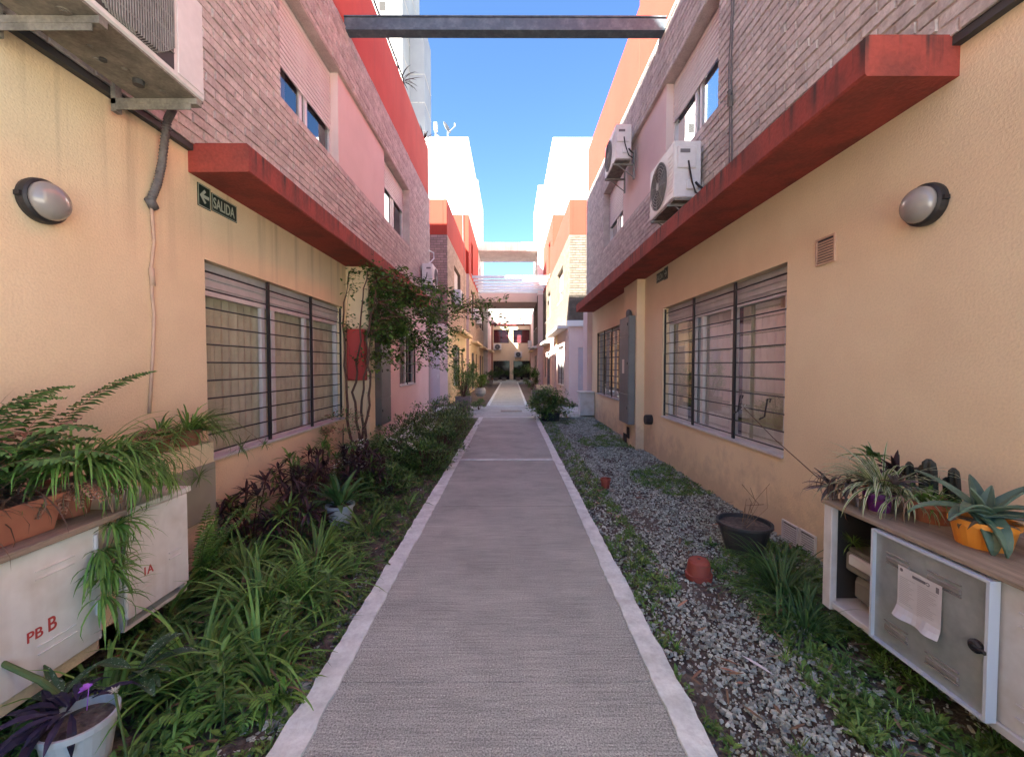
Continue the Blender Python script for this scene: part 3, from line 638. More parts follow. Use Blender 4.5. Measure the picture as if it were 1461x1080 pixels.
# ------------------------------------------------------------------ air conditioners
def ring(mb, P, u, z, d, r, t=.004, n=28):
    mb.tube([P(u + r * math.cos(2*math.pi*i/n), z + r * math.sin(2*math.pi*i/n), d) for i in range(n + 1)], t, 5, cap=False)
def ac(P, u0, u1, z0, z1, d0, d1, label, group='air conditioners on the alley walls', side_detail=True, bracket=True):
    b = thing('air_conditioner', P((u0+u1)/2, z0, (d0+d1)/2), label, 'air conditioner', group)
    m = MB(); P.box(m, u0, u1, z0 + .03, z1, d0, d1, r=.012); m.build('casing', M['acw'], b)
    m = MB(); P.box(m, u0 + .01, u1 - .01, z0, z0 + .032, d0 + .01, d1 - .008); m.build('base_pan', M['acbase'], b)
    r = min((z1 - z0) * .42, (u1 - u0) * .34); uc = u1 - r - .06 if side_detail else (u0+u1)/2; zc = (z0 + z1) / 2 + .01
    m = MB(); n = 28; m.face([P(uc + r*math.cos(2*math.pi*i/n), zc + r*math.sin(2*math.pi*i/n), d1 + .003) for i in range(n)]); fo = m.build('fan_dark_sheet', M['nearblack'], b)  # flat near-black disc painted in for the dark fan opening
    m = MB()
    for k in range(7): ring(m, P, uc, zc, d1 + .018 - .002 * abs(3 - k), r * (.25 + .75 * k / 6), .0045)
    for k in range(8):
        a = 2*math.pi*k/8 + .2; m.tube([P(uc + .2*r*math.cos(a), zc + .2*r*math.sin(a), d1 + .014), P(uc + r*math.cos(a), zc + r*math.sin(a), d1 + .014)], .004, 5)
    P.box(m, uc - .05, uc + .05, zc - .05, zc + .05, d1 + .01, d1 + .02, r=.01); m.build('fan_grille', M['acg'], b)
    m = MB()
    for k in range(10): z = z0 + .12 + k * (z1 - z0 - .22) / 10; P.box(m, u0 + .03, uc - r - .03, z, z + .012, d1, d1 + .006)
    if uc - r - .03 > u0 + .06: m.build('louvres', M['acw'], b)
    if side_detail:
        m = MB(); dm = (d0 + d1) / 2; P.box(m, u0 - .025, u0 + .002, z1 - .34, z1 - .07, dm - .10, dm + .13, r=.008)
        P.box(m, u0 - .03, u0 + .002, z0 + .12, z0 + .24, dm - .13, dm + .02, r=.01); m.build('service_cover', M['acw'], b)
        m = MB(); P.box(m, u0 - .029, u0 - .0255, z1 - .16, z1 - .115, dm - .02, dm + .10); m.build('rating_label', M['ink'], b)
        m = MB(); m.tube([P(u0 - .03, z1 - .26, dm - .0), P(u0 - .05, z1 - .38, dm - .01), P(u0 - .045, z0 + .2, dm - .04), P(u0 - .03, z0 + .08, dm - .09), P(u0 - .02, z0 + .03, d0 - .02)], .011, 7)
        m.tube([P(u0 - .03, z0 + .2, dm - .09), P(u0 - .06, z0 + .14, dm - .12), P(u0 - .04, z0 + .1, d0 - .03)], .015, 7); m.build('cable', M['black'], b)
    if bracket:
        for u in (u0 + .12, u1 - .15):
            m = MB(); P.box(m, u, u + .04, z0 - .035, z0 - .002, 0, d1 + .03); P.box(m, u, u + .04, z0 - .3, z0 + .25, 0, .028) if d0 > .05 else None
            m.tube([P(u + .02, z0 - .26, .02), P(u + .02, z0 - .03, d1 * .8)], .012, 4); m.build('bracket', M['acg'], b)
    return b
ac(PRb, 5.24, 6.12, 3.54, 4.26, .06, .40, 'large air conditioner standing just above the red canopy on the right wall')
ac(PRb, 8.15, 9.08, 5.42, 6.10, .10, .40, 'higher air conditioner on brackets beside the rose panel, right wall')
ac(PLb, 11.95, 12.8, 3.75, 4.38, .06, .36, 'air conditioner at the far corner of the near left house, above the vine')
P3 = Plane('X', 2.54, -1)
ac(P3, 18.1, 18.9, 4.1, 4.75, .08, .40, 'air conditioner on the second left house, above its cream canopy')
P5 = Plane('X', 2.39, -1)
ac(P5, 25.6, 26.4, 4.35, 4.95, .08, .4, 'nearer of two adjoining far air conditioners on the tall left block', side_detail=False); ac(P5, 28.4, 29.2, 4.3, 4.9, .08, .4, 'farther of two adjoining far air conditioners on the tall left block', side_detail=False)
ac(PE, -1.8, -1.0, 3.1, 3.75, .05, .35, 'air conditioner under the left maroon opening of the end building', side_detail=False)
ac(PE, .35, 1.15, 2.35, 2.95, .05, .35, 'air conditioner between the storeys at the middle of the end building', side_detail=False)
ac(Plane('X', 2.05, 1), 40.5, 41.3, 3.2, 3.9, .05, .4, 'far air conditioner on the low pink house at the right end', side_detail=False)

b = thing('air_conditioner', (-2.3, 2.4, 3.2), 'big dirty air conditioner overhead at upper left, its stained underside showing', 'air conditioner', 'air conditioners on the alley walls')
P = PLb; u0, u1, z0, z1, d0, d1 = 1.98, 2.84, 3.22, 3.86, .14, .55
m = MB(); P.box(m, u0, u1, z0 + .012, z1, d0, d1, r=.014); m.build('casing', M['acw'], b)
m = MB(); P.box(m, u0 + .008, u1 - .008, z0, z0 + .013, d0 + .008, d1 - .008)
for (u, d, r) in ((2.2, .25, .02), (2.33, .3, .018), (2.43, .24, .025), (2.5, .33, .02), (2.62, .3, .045), (2.7, .38, .02), (2.1, .4, .03)): m.lathe(P(u, z0, d), [(r, -.006), (r, -.0005), (r * .6, -.0007), (r * .6, -.01)], 12)
m.build('base_pan', M['acbase'], b)
m = MB(); m.lathe(P(2.6, z0, .32), [(.028, -.03), (.03, 0)], 14); m.lathe(P(2.42, z0, .28), [(.018, -.012), (.018, 0)], 10); m.build('drain_spout', M['nearblack'], b)
m = MB(); P.box(m, 2.03, 2.58, z0 + .05, z1 - .05, d1 + .0005, d1 + .003); g0 = m.build('fan_dark_sheet', M['nearblack'], b)  # flat near-black sheet painted in for the darkness behind the grille
m = MB(); n = 34
for i in range(n):
    u = 2.04 + .53 * i / (n - 1); e = abs(u - 2.305) / .265; zb = z0 + .05 + .10 * max(0, e - .55) ** 1.4 / .45 ** 1.4; zt = z1 - .04
    m.tube([P(u + .02 * (1 if u < 2.3 else -1), zb, d1 + .004), P(u, zb + .02, d1 + .014), P(u, zt, d1 + .014)], .0042, 5)
for k in range(5): z = z0 + .14 + k * .1; P.box(m, 2.035, 2.575, z, z + .005, d1 + .004, d1 + .012)
m.build('fan_grille', M['acg'], b)
m = MB(); P.box(m, 2.61, 2.82, z0 + .05, z1 - .05, d1, d1 + .006, r=.004); m.build('front_panel', M['acw'], b)
for u in (2.12, 2.76):
    m = MB(); P.box(m, u, u + .045, z0 - .04, z0 - .004, 0, d1 + .0); P.box(m, u, u + .045, z0 - .085, z0 + .28, 0, .03); P.box(m, u + .002, u + .007, z0 - .075, z0 - .04, .03, d1 - .04); m.build('bracket', M['acbase'], b)
m = MB(); m.tube([P(2.83, 3.66, .3), P(2.93, 3.66, .3), P(2.985, 3.6, .27), P(2.99, 3.5, .22), P(2.95, 3.42, .13), P(2.9, 3.40, .0)], .02, 10); m.build('hose', M['black'], b)
m = MB(); q = [at(247, 158, X=-2.40), at(240, 172, X=-2.50), at(236, 200, X=-2.53), at(232, 235, X=-2.56), at(226, 262, X=-2.57), at(216, 287, X=-2.58)]
m.tube(q, .024, 10)
for i in range(len(q) - 1):
    for t in range(7):
        p = Vector(q[i]).lerp(Vector(q[i+1]), t / 7); p2 = Vector(q[i]).lerp(Vector(q[i+1]), (t + .4) / 7); m.tube([p, p2], .0275, 10)
m.tube([at(214, 284, X=-2.585), at(221, 298, X=-2.60)], .032, 9)
m.build('insulated_pipe', M['conduit'], b, smooth=True)
mb = MB(); q = [at(217, 292, X=-2.597), at(219, 320, X=-2.6), at(221, 345, X=-2.603), at(217, 380, X=-2.606), at(218, 420, X=-2.606), at(221, 450, X=-2.606), at(219, 510, X=-2.606), at(214, 590, X=-2.606)]
mb.tube(q, .011, 8); mb.tube([at(217, 383, X=-2.604), at(219, 408, X=-2.604)], .017, 8)
tag(mb.build('conduit', M['conduitp'], smooth=True), 'thin wall-coloured conduit running down the left wall from the insulated pipe', 'conduit')
mb = MB(); y = 4.62; q = [(2.385, y + .02 * math.sin(z * 3) , z) for z in [3.3 + .25 * k for k in range(15)]]
mb.tube(q, .012, 6); mb.tube([(2.37, a[1] + .022 + .01 * math.sin(a[2] * 7), a[2]) for a in q], .007, 6); mb.tube([(2.36, y, 4.45), (2.35, y - .03, 4.38), (2.37, y + .01, 4.3)], .03, 6)
tag(mb.build('cable_bundle', M['conduit']), 'grey cable bundle running up the right brick wall beside the shutter', 'cable')
mb = MB(); mb.tube([(2.37, 5.18, 3.62), (2.36, 5.0, 3.53), (2.37, 4.85, 3.6), (2.385, 4.64, 3.62)], .008, 6)
tag(mb.build('loose_cable', M['black']), 'black loose cable looping from the large right air conditioner to the bundle', 'cable')
mb = MB(); mb.tube([(-2.50, 12.9, 5.0), (-2.40, 13.2, 5.0), (-2.38, 13.1, 4.8), (-2.5, 12.7, 4.5), (-2.48, 12.3, 4.36)], .02, 7)
tag(mb.build('white_hose', M['acw']), 'pale hose looping down to the air conditioner at the far left corner', 'hose')
mb = MB(); mb.tube([(-2.50, 22.6, 8.1), (-2.50, 22.6, 3.2)], .012, 6); mb.tube([(-2.72, 23.98, 14.2), (-2.7, 23.98, 8.2)], .02, 6)
tag(mb.build('downlead_cable', M['acg']), 'dark cable hanging down the sunlit white left block', 'cable')

# ------------------------------------------------------------------ lamps, vents, signs, cabinets
def wall_lamp(P, u, z, lab):
    b = thing('wall_lamp', P(u, z, 0), lab, 'wall lamp', 'round bulkhead lamps'); ax = Vector(P(0, 0, 1)) - Vector(P(0, 0, 0))
    m = MB(); m.lathe(P(u, z, 0), [(.118, 0), (.122, .02), (.118, .045), (.108, .055), (.1, .056)], 32, axis=ax); P.box(m, u - .132, u - .112, z - .012, z + .012, .01, .04); P.box(m, u + .112, u + .132, z - .012, z + .012, .01, .04)
    m.build('base', M['black'], b, smooth=False)
    m = MB(); m.lathe(P(u, z, 0), [(.104 * math.cos(t), .055 + .075 * math.sin(t)) for t in [i * math.pi / 20 for i in range(11)]], 32, axis=ax); m.build('lens', M['lamp'], b, smooth=True)
wall_lamp(PLw, 2.37, 2.41, 'round grey bulkhead lamp on the left wall below the big air conditioner')
wall_lamp(PRw, 2.49, 2.44, 'round grey bulkhead lamp on the right wall above the cabinets')
def vent(P, u0, u1, z0, z1, lab, slats=7, mt='whitemet2', dark='nearblack'):
    b = thing('wall_vent', P((u0+u1)/2, z0, 0), lab, 'vent')
    m = MB()
    for (a, c, e, f) in ((u0, u1, z0, z0 + .014), (u0, u1, z1 - .014, z1), (u0, u0 + .014, z0 + .014, z1 - .014), (u1 - .014, u1, z0 + .014, z1 - .014)): P.box(m, a, c, e, f, 0, .014)
    for k in range(slats):
        z = z0 + .022 + (z1 - z0 - .044) * k / slats; P.box(m, u0 + .014, u1 - .014, z, z + (z1-z0)/slats*.45, .002, .011)
    m.build('grille', M[mt], b); m = MB(); P.box(m, u0 + .01, u1 - .01, z0 + .01, z1 - .01, .0, .003); m.build('backing', M[dark], b)
vent(PRw, 3.19, 3.39, 2.29, 2.50, 'small square louvred vent high on the right wall', 8, 'conduitp')
vent(PRw, 3.32, 3.51, -.07, .13, 'nearer of two white louvred vents low on the right wall', 8); vent(PRw, 3.53, 3.74, -.075, .125, 'farther of two white louvred vents low on the right wall', 8)

def text(s, size, loc, side, mt, parent, name, ext=.0008, sx=1.0, rotu=0):
    """lettering on an alley wall; side -1 = left wall (reads away from the camera), 1 = right wall"""
    c = bpy.data.curves.new('t', 'FONT'); c.body = s; c.size = size; c.extrude = ext; c.align_x = 'LEFT'; c.offset = size * .012
    o = bpy.data.objects.new('t', c); S.collection.objects.link(o); dg = bpy.context.evaluated_depsgraph_get(); dg.update()
    me = bpy.data.meshes.new_from_object(o.evaluated_get(dg)); bpy.data.objects.remove(o)
    k = MB()
    for v in me.vertices:
        a, b_, c_ = v.co.x * sx, v.co.y, v.co.z
        k.v.append((loc[0] - side * c_, loc[1] + (a if side < 0 else -a), loc[2] + b_))
    for p in me.polygons: k.f.append(tuple(p.vertices)); k.m.append(0)
    return k.build(name, mt, parent)
def exit_sign(P, side, u0, z0, lab, wd=.5):
    # u0 = end nearest to the arrow
    b = thing('exit_sign', P(u0, z0, 0), lab, 'sign', 'SALIDA exit signs'); sg = 1
    a = MB(); P.box(a, u0, u0 + .15, z0, z0 + .19, .002, .008); P.box(a, u0 + .165, u0 + wd, z0 + .015, z0 + .17, .002, .008); a.build('board', M['signg'], b)
    r = MB(); 
    for (p, q, e, f) in ((u0 + .004, u0 + .146, z0 + .004, z0 + .010), (u0 + .004, u0 + .146, z0 + .18, z0 + .186), (u0 + .004, u0 + .01, z0 + .01, z0 + .18), (u0 + .14, u0 + .146, z0 + .01, z0 + .18),
                         (u0 + .169, u0 + wd - .004, z0 + .019, z0 + .024), (u0 + .169, u0 + wd - .004, z0 + .161, z0 + .166), (u0 + .169, u0 + .174, z0 + .024, z0 + .161), (u0 + wd - .009, u0 + wd - .004, z0 + .024, z0 + .161)):
        P.box(r, p, q, e, f, .0085, .0092)
    r.build('border', M['signw'], b)
    zc = z0 + .095; w_ = MB(); D = .0095
    pts = [(.02, 0), (.075, .06), (.095, .045), (.065, .014), (.13, .014), (.13, -.014), (.065, -.014), (.095, -.045), (.075, -.06)]
    w_.face([P(u0 + x, zc + y, D) for x, y in pts]); w_.build('arrow', M['signw'], b)
    if side < 0: loc = P(u0 + .18, z0 + .047, D)
    else: loc = P(u0 + wd - .012, z0 + .047, D)
    text('SALIDA', .13, loc, side, M['signw'], b, 'lettering', sx=.66)
exit_sign(PLw, -1, 3.56, 2.84, 'dark green SALIDA sign with arrow under the left red canopy')
exit_sign(PRw, 1, 6.6, 2.86, 'small dark SALIDA sign with arrow, high on the right wall past the window')

def elec(P, u0, u1, z0, z1, d0, d1, lab, cap=True):
    b = thing('electric_cabinet', P((u0+u1)/2, z0, d0), lab, 'electric cabinet')
    m = MB(); P.box(m, u0, u1, z0, z1, d0, d1 - .01, r=.006); m.build('case', M['greybox'], b)
    h = z1 - z0
    for (a, c) in ((0, .28), (.285, .82), (.825, 1)):
        m = MB(); P.box(m, u0 + .01, u1 - .01, z0 + h * a + .008, z0 + h * c - .004, d1 - .012, d1, r=.004); pn = m.build('door', M['greybox'], b)
        k = MB(); P.box(k, u0 + .04, u0 + .06, z0 + h * (a + c) / 2, z0 + h * (a + c) / 2 + .05, d1, d1 + .012); k.build('latch', M['black'], pn)
    if cap:
        m = MB(); c = P((u0 + u1) / 2 - .1, z1, (d0 + d1) / 2); m.lathe(c, [(.055, 0), (.055, .08), (.045, .12), (.02, .14)], 14); m.build('vent_cap', M['conduit'], b, smooth=True)
    return b
b = elec(Plane('X', 2.30, 1), 7.78, 8.42, .40, 2.42, .002, .13, 'tall grey electric cabinet on the right pilaster')
m = MB(); m.box((2.166, 8.05, 1.35), (2.1685, 8.2, 1.62)); m.build('sticker', M['curtain2'], b)
elec(PLw, 8.02, 8.66, .35, 2.2, .002, .15, 'tall grey electric cabinet behind the left pilaster and vine', cap=False)
mb = MB(); mb.lathe((2.45, 7.3, .56), [(.085, 0), (.085, .10), (.078, .115), (.05, .115)], 20, axis=(-1, 0, 0)); tag(mb.build('pipe_cap', M['black']), 'black round pipe cap low on the wall beside the right pilaster', 'pipe')
mb = MB(); mb.box((2.292, 8.12, .08), (2.299, 8.3, .30)); mb.box((2.285, 8.3, -.04), (2.298, 8.52, .14)); tag(mb.build('meter_hatch', M['dark']), 'small dark hatch under the grey cabinet on the right pilaster', 'hatch')
b = thing('red_fire_box', (-2.4, 6.7, 1.3), 'red fire hose box on the left pilaster behind the vine', 'fire box')
m = MB(); m.rbox((-2.56, 6.56, 1.27), (-2.29, 6.718, 2.07), .008); m.build('case', M['redink'], b); m = MB(); m.rbox((-2.545, 6.545, 1.29), (-2.305, 6.562, 2.05), .004); dd = m.build('door', M['redink'], b)
m = MB(); m.box((-2.33, 6.53, 1.62), (-2.315, 6.545, 1.70)); m.build('handle', M['black'], dd)
b = thing('white_cabinet', (2.25, 12.5, 0), 'small white meter cabinet at the foot of the far right pier', 'cabinet')
m = MB(); m.rbox((2.02, 12.25, .04), (2.44, 12.7, .70), .01); m.build('case', M['whitemet2'], b); m = MB(); m.rbox((1.99, 12.22, .702), (2.44, 12.71, .74), .01); m.build('top', M['whitemet2'], b)
b = thing('satellite_dish', (-3.6, 24.4, 14.3), 'white satellite dish on the roof of the tall left block', 'satellite dish')
m = MB(); m.tube([(-3.6, 24.4, 14.3), (-3.6, 24.4, 14.8)], .04, 7); m.tube([(-3.6, 24.4, 14.75), (-3.15, 24.1, 14.95)], .02, 6); m.tube([(-3.15, 24.1, 14.95), (-3.15, 24.05, 15.1)], .05, 6); m.build('mast', M['acg'], b)
m = MB(); m.lathe((-3.7, 24.4, 15.0), [(.02, 0), (.16, .01), (.28, .05), (.34, .09), (.33, .095), (.27, .06), (.02, .01)], 24, axis=(.8, -.35, .35)); m.build('dish', M['acg'], b, smooth=True)
mb = MB(); mb.tube([(-4.3, 24.5, 14.3), (-4.3, 24.5, 15.0)], .05, 7); mb.box((-4.4, 24.3, 14.9), (-4.2, 24.6, 15.3)); mb.tube([(-4.3, 24.5, 14.8), (-3.9, 24.5, 14.3)], .03, 6)
tag(mb.build('roof_antenna', M['acg']), 'small white roof antenna left of the satellite dish', 'antenna')

# ------------------------------------------------------------------ gas meter cabinets
def louvre(mb, P, u0, u1, z, dz=.035, d=0, n=2):
    for k in range(n): P.box(mb, u0, u1, z - k * dz, z - k * dz + .006, d - .002, d + .006, r=.002)
PA = Plane('X', 2.0, -1)       # front of the left cabinets
b = thing('meter_cabinet', (-2.3, 1.6, 0), 'cream meter cabinet with red PB B lettering and hanging spider plants', 'meter cabinet')
m = MB(); m.box((-2.61, .5, .19), (-2.03, .52, .72)); m.box((-2.61, 2.035, .1), (-2.03, 2.13, .72)); m.box((-2.61, .5, .1), (-2.03, 2.13, .19)); m.build('masonry_frame', M['ochre'], b)
for (a, c) in ((.55, 1.27), (1.285, 2.025)):
    m = MB(); PA.box(m, a, c, .17, .725, -.02, 0, r=.004); dr = m.build('door', M['whitemet'], b)
    l = MB(); w_ = c - a
    for zz in (.61, .29): louvre(l, PA, a + .10, a + .24, zz + .01, d=0); louvre(l, PA, a + .46, a + .62, zz + .02, d=0)
    l.build('louvres', M['whitemet'], dr)
    if a > 1:
        k = MB()
        for z in (.62, .30): k.tube([PA(2.0, z, .006), PA(2.0, z + .07, .006)], .009, 8)
        k.build('hinge', M['alu'], dr)
        # lettering
        p1 = at(40, 918, X=-1.997); p2 = at(70, 901, X=-1.997)
        text('PB', .062, (-1.9985, p1[1], p1[2]), -1, M['redink'], dr, 'lettering', sx=.95); text('B', .085, (-1.9985, p2[1], p2[2]), -1, M['redink'], dr, 'lettering', sx=.8)
m = MB(); m.rbox((-2.61, .5, .735), (-1.965, 2.14, .765), .004); m.build('plank', M['wood'], b)
b = thing('meter_cabinet', (-2.3, 2.35, 0), 'cream meter cabinet door marked 1A above the strap-leaved plants', 'meter cabinet')
m = MB(); m.box((-2.61, 2.17, .12), (-2.03, 2.19, .72)); m.box((-2.61, 2.58, .12), (-2.03, 2.60, .72)); m.box((-2.61, 2.17, .1), (-2.03, 2.60, .119)); m.box((-2.61, 2.17, .721), (-2.0, 2.61, .75)); m.build('case', M['whitemet'], b)
m = MB(); PA.box(m, 2.16, 2.58, .17, .715, -.02, 0, r=.004); dr = m.build('door', M['whitemet'], b)
l = MB(); louvre(l, PA, 2.22, 2.31, .32); louvre(l, PA, 2.43, 2.52, .40); louvre(l, PA, 2.25, 2.36, .62); l.build('louvres', M['whitemet'], dr)
p = at(205, 822, X=-1.998); text('1A', .065, (-1.9985, p[1], p[2]), -1, M['redink'], dr, 'lettering', sx=.9)
b = thing('meter_cabinet', (-2.5, 3.1, 0), 'low ochre masonry cabinet with a grey green door under the left window', 'meter cabinet')
m = MB(); m.rbox((-2.61, 2.75, -.1), (-2.36, 3.33, .90), .006); m.build('masonry', M['ochre'], b)
m = MB(); m.rbox((-2.362, 2.8, .32), (-2.34, 3.315, .74), .004); m.build('door', M['greendoor'], b)

PB_ = Plane('X', 1.85, 1)      # front of the right cabinets
b = thing('meter_cabinet', (2.15, 1.9, 0), 'right meter cabinet standing open with its grey door folded back', 'meter cabinet')
m = MB(); m.box((1.85, 2.41, .14), (2.44, 2.425, .70)); m.rbox((1.83, 2.37, .10), (1.87, 2.43, .71), .004); m.build('side_panel', M['whitemet2'], b)
m = MB(); m.box((2.42, 1.0, .12), (2.44, 2.41, .70)); m.box((1.87, 2.08, .15), (2.42, 2.095, .69)); m.box((1.875, 2.400, .15), (2.42, 2.408, .69)); m.build('shade_liner', M['nearblack'], b)  # near-black liner painted in as the shade inside the open cabinet
m = MB(); m.rbox((1.84, 1.0, .115), (2.44, 2.41, .15), .004); m.build('bottom_rail', M['whitemet2'], b)
m = MB(); m.rbox((1.815, .9, .70), (2.445, 2.44, .722), .004); m.build('top_shelf', M['wood'], b)
m = MB(); PB_.box(m, 1.0, 2.07, .15, .698, -.02, -.002, r=.004); f = m.build('closed_door', M['whitemet2'], b)
l = MB(); louvre(l, PB_, 1.25, 1.5, .60, .05); louvre(l, PB_, 1.25, 1.5, .26, .05); l.build('louvres', M['whitemet2'], f)
m = MB(); u0, u1, z0, z1, d = 1.55, 2.07, .145, .69, .03
PB_.box(m, u0 + .012, u1 - .012, z0 + .012, z1 - .012, d, d + .004); dr = m.build('open_door', M['galv'], b)
m = MB()
for q in ((u0, u0 + .012, z0, z1), (u1 - .012, u1, z0, z1), (u0 + .012, u1 - .012, z0, z0 + .01), (u0 + .012, u1 - .012, z1 - .01, z1)): PB_.box(m, *q, d - .02, d + .022)
m.build('folded_edge', M['galve'], dr)
m = MB()
for (a, c, z) in ((1.88, 2.0, .60), (1.66, 1.80, .61), (1.88, 2.0, .27), (1.66, 1.80, .25)): louvre(m, PB_, a, c, z, .048, d + .006, 2)
for (a, c, z) in ((1.88, 2.0, .60), (1.66, 1.80, .61), (1.88, 2.0, .27), (1.66, 1.80, .25)): PB_.box(m, a, c, z - .038, z - .012, d + .002, d + .012, r=.006)
m.build('pressed_louvres', M['acg'], dr)
m = MB(); m.lathe(PB_(1.60, .41, d + .004), [(.026, 0), (.026, .012), (.018, .02), (.008, .022)], 16, axis=(-1, 0, 0)); PB_.box(m, 1.553, 1.60, .403, .418, d + .006, d + .03, r=.003); m.build('lock', M['black'], dr)
m = MB(); NS = 10
for i in range(NS):
    for j in range(10):
        def pp(i, j):
            u = 1.93 - .20 * i / NS; z = .575 - .235 * j / 10; t = max(0, j / 10 - .75) ** 1.6 * .18 * (1 + .5 * math.sin(i)); return PB_(u + (.02 * max(0, j/10 - .7) * (i < 2)), z, d + .0135 + t)
        m.face([pp(i, j), pp(i, j+1), pp(i+1, j+1), pp(i+1, j)])
pa = m.build('paper_notice', M['paper'], dr, smooth=True)
m = MB()
for j in range(17):
    z = .525 - .0085 * j
    for (a, c) in ((1.92, 1.845), (1.835, 1.745)):
        L_ = (c - a) * rnd.uniform(.55, 1); PB_.box(m, a, a + L_, z, z + .0025, d + .0136, d + .0142)
m.build('printed_lines', M['ink2'], pa)
m = MB(); PB_.box(m, 1.86, 1.80, .546, .558, d + .0136, d + .0144); m.tube([PB_(1.79 + .007 * math.cos(t), .552 + .007 * math.sin(t), d + .0142) for t in [k * .7 for k in range(9)]], .0016, 4); m.lathe(PB_(1.913, .558, d + .0136), [(.008, 0), (.008, .0006)], 10, axis=(-1,0,0)); PB_.box(m, 1.755, 1.742, .535, .56, d + .0136, d + .0143); m.build('header_marks', M['ink'], pa)
b = thing('gas_meter', (2.1, 2.24, .15), 'old grey gas meter inside the open right cabinet', 'gas meter')
m = MB(); m.rbox((1.905, 2.115, .34), (2.175, 2.365, .45), .014); m.rbox((1.92, 2.13, .175), (2.16, 2.35, .345), .045); m.build('body', M['meter'], b, smooth=False)
m = MB(); m.rbox((1.895, 2.16, .385), (1.925, 2.33, .445), .008); m.build('dial_cover', M['whitemet2'], b)
m = MB(); m.rbox((1.93, 2.10, .445), (2.16, 2.38, .465), .01); m.tube([(2.05, 2.18, .46), (2.05, 2.18, .69)], .014, 8); m.tube([(2.05, 2.3, .46), (2.05, 2.3, .69)], .014, 8); m.tube([(2.1, 2.18, .16), (2.1, 2.18, .22)], .02, 8); m.build('pipes', M['meter'], b)

# ------------------------------------------------------------------ pots and plants
def pot(name, c, rt, rb, h, mt, label, rim=.012, group=None, soil='soil', n=28, sq=1, taperrim=True):
    b = thing(name, c, label, 'plant pot' if name != 'planter' else 'planter', group)
    m = MB(); t = .006
    m.lathe(c, [(rb, 0), (rt - .004, h - .025), (rt + (rim if taperrim else 0), h - .022), (rt + rim, h), (rt - t, h), (rt - t - .004, h - .03), (rb - t, .02)], n)
    m.build('body', M[mt], b, smooth=False)
    for p in bpy.data.objects[-1:] if False else []: pass
    m = MB(); m.lathe((c[0], c[1], c[2] + h - .03), [(rt - .012, 0), (.02, .008)], n); m.build('soil', M[soil], b)
    return b
def clump(mb, c, n, L, W, el=(.5, 1.4), droop=(1, 2.2), spread=.05, az=None, fold=.25, seg=6, stripe=False, prof='strap', m=0, curl=.4, r=rnd):
    for _ in range(n):
        a = r.uniform(0, 2 * math.pi) if az is None else r.gauss(az[0], az[1])
        q = spread * math.sqrt(r.random()); l = L * r.uniform(.55, 1.15)
        mb.blade((c[0] + q * math.cos(a), c[1] + q * math.sin(a), c[2]), a + r.uniform(-.4, .4), r.uniform(*el), l, W * r.uniform(.7, 1.2), r.uniform(*droop), seg, prof, m, fold, stripe, r.uniform(-curl, curl))
def frond(mb, c, az, el, L, droop, lw=.07, n=22, m=0, tw=0):
    """fern frond: rachis plus paired leaflets"""
    p = Vector(c); e = el; st = L / n; pts = [tuple(p)]
    for i in range(n):
        d = Vector((math.cos(az) * math.cos(e), math.sin(az) * math.cos(e), math.sin(e))); p = p + d * st; e -= droop / n * (.4 + 1.2 * i / n); pts.append(tuple(p))
        t = i / n; ll = lw * math.sin(math.pi * min(1, .12 + t * .9)) ** .7
        for s_ in (-1, 1):
            mb.blade(tuple(p), az + s_ * 1.25 + rnd.uniform(-.12, .12), e * .35 + rnd.uniform(-.25, .1), ll, max(.010, st * 1.2), .5, 2, 'leaf', m, .75)
    mb.tube(pts, .0018, 4, m=1 if m == 0 else m)
def leafball(mb, c, rad, n, ls=.05, clusters=14, m=0, el=(-.3, 1.2), w=.45, stems=True, nm=1, fill=.5, shape='leaf', flat=0, r=rnd):
    """shrub crown: twigs towards clumps, leaves gathered round the clumps"""
    cs = []
    for _ in range(clusters):
        while True:
            v = Vector((r.uniform(-1, 1), r.uniform(-1, 1), r.uniform(-.7, 1)))
            if .35 < v.length < 1: break
        cs.append((c[0] + v.x * rad[0], c[1] + v.y * rad[1], c[2] + v.z * rad[2], r.uniform(.22, .45)))
    for k in range(n):
        q = r.choice(cs); rr = q[3]
        d = Vector((r.gauss(0, 1), r.gauss(0, 1), r.gauss(0, .8))) * .5
        p = (q[0] + d.x * rad[0] * rr, q[1] + d.y * rad[1] * rr, q[2] + d.z * rad[2] * rr)
        az = math.atan2(p[1] - c[1], p[0] - c[0]) + r.uniform(-1.3, 1.3)
        mb.blade(p, az, r.uniform(*el), ls * r.uniform(.6, 1.25), ls * w * r.uniform(.8, 1.2), r.uniform(.2, 1.2), 2, shape, m + (r.randrange(nm) if nm > 1 else 0), .35)
    return cs
def plant(name, label, loc, cat='plant', group=None): return thing(name, loc, label, cat, group)
def shrub(loc, rad, n, label, mats=('leaf',), ls=.05, clusters=16, w=.4, group='shrubs of the left flower bed', el=(-.3, 1.2), trunkm='bark', cat='shrub', name='shrub', zc=None, stemr=.009):
    b = thing(name, loc, label, cat, group); c = (loc[0], loc[1], loc[2] + (rad[2] if zc is None else zc)); m = MB()
    cs = leafball(m, c, rad, n, ls, clusters, w=w, nm=len(mats), el=el); m.build('foliage', [M[k] for k in mats], b)
    t = MB()
    for q in cs: t.tube([(loc[0] + rnd.uniform(-.04, .04), loc[1] + rnd.uniform(-.04, .04), loc[2] - .03), ((loc[0] + q[0]) / 2 + rnd.uniform(-.04, .04), (loc[1] + q[1]) / 2 + rnd.uniform(-.04, .04), loc[2] + (q[2] - loc[2]) * .55), q[:3]], stemr, 5, r1=stemr * .4)
    t.build('stems', M[trunkm], b); return b
GZ = -.05
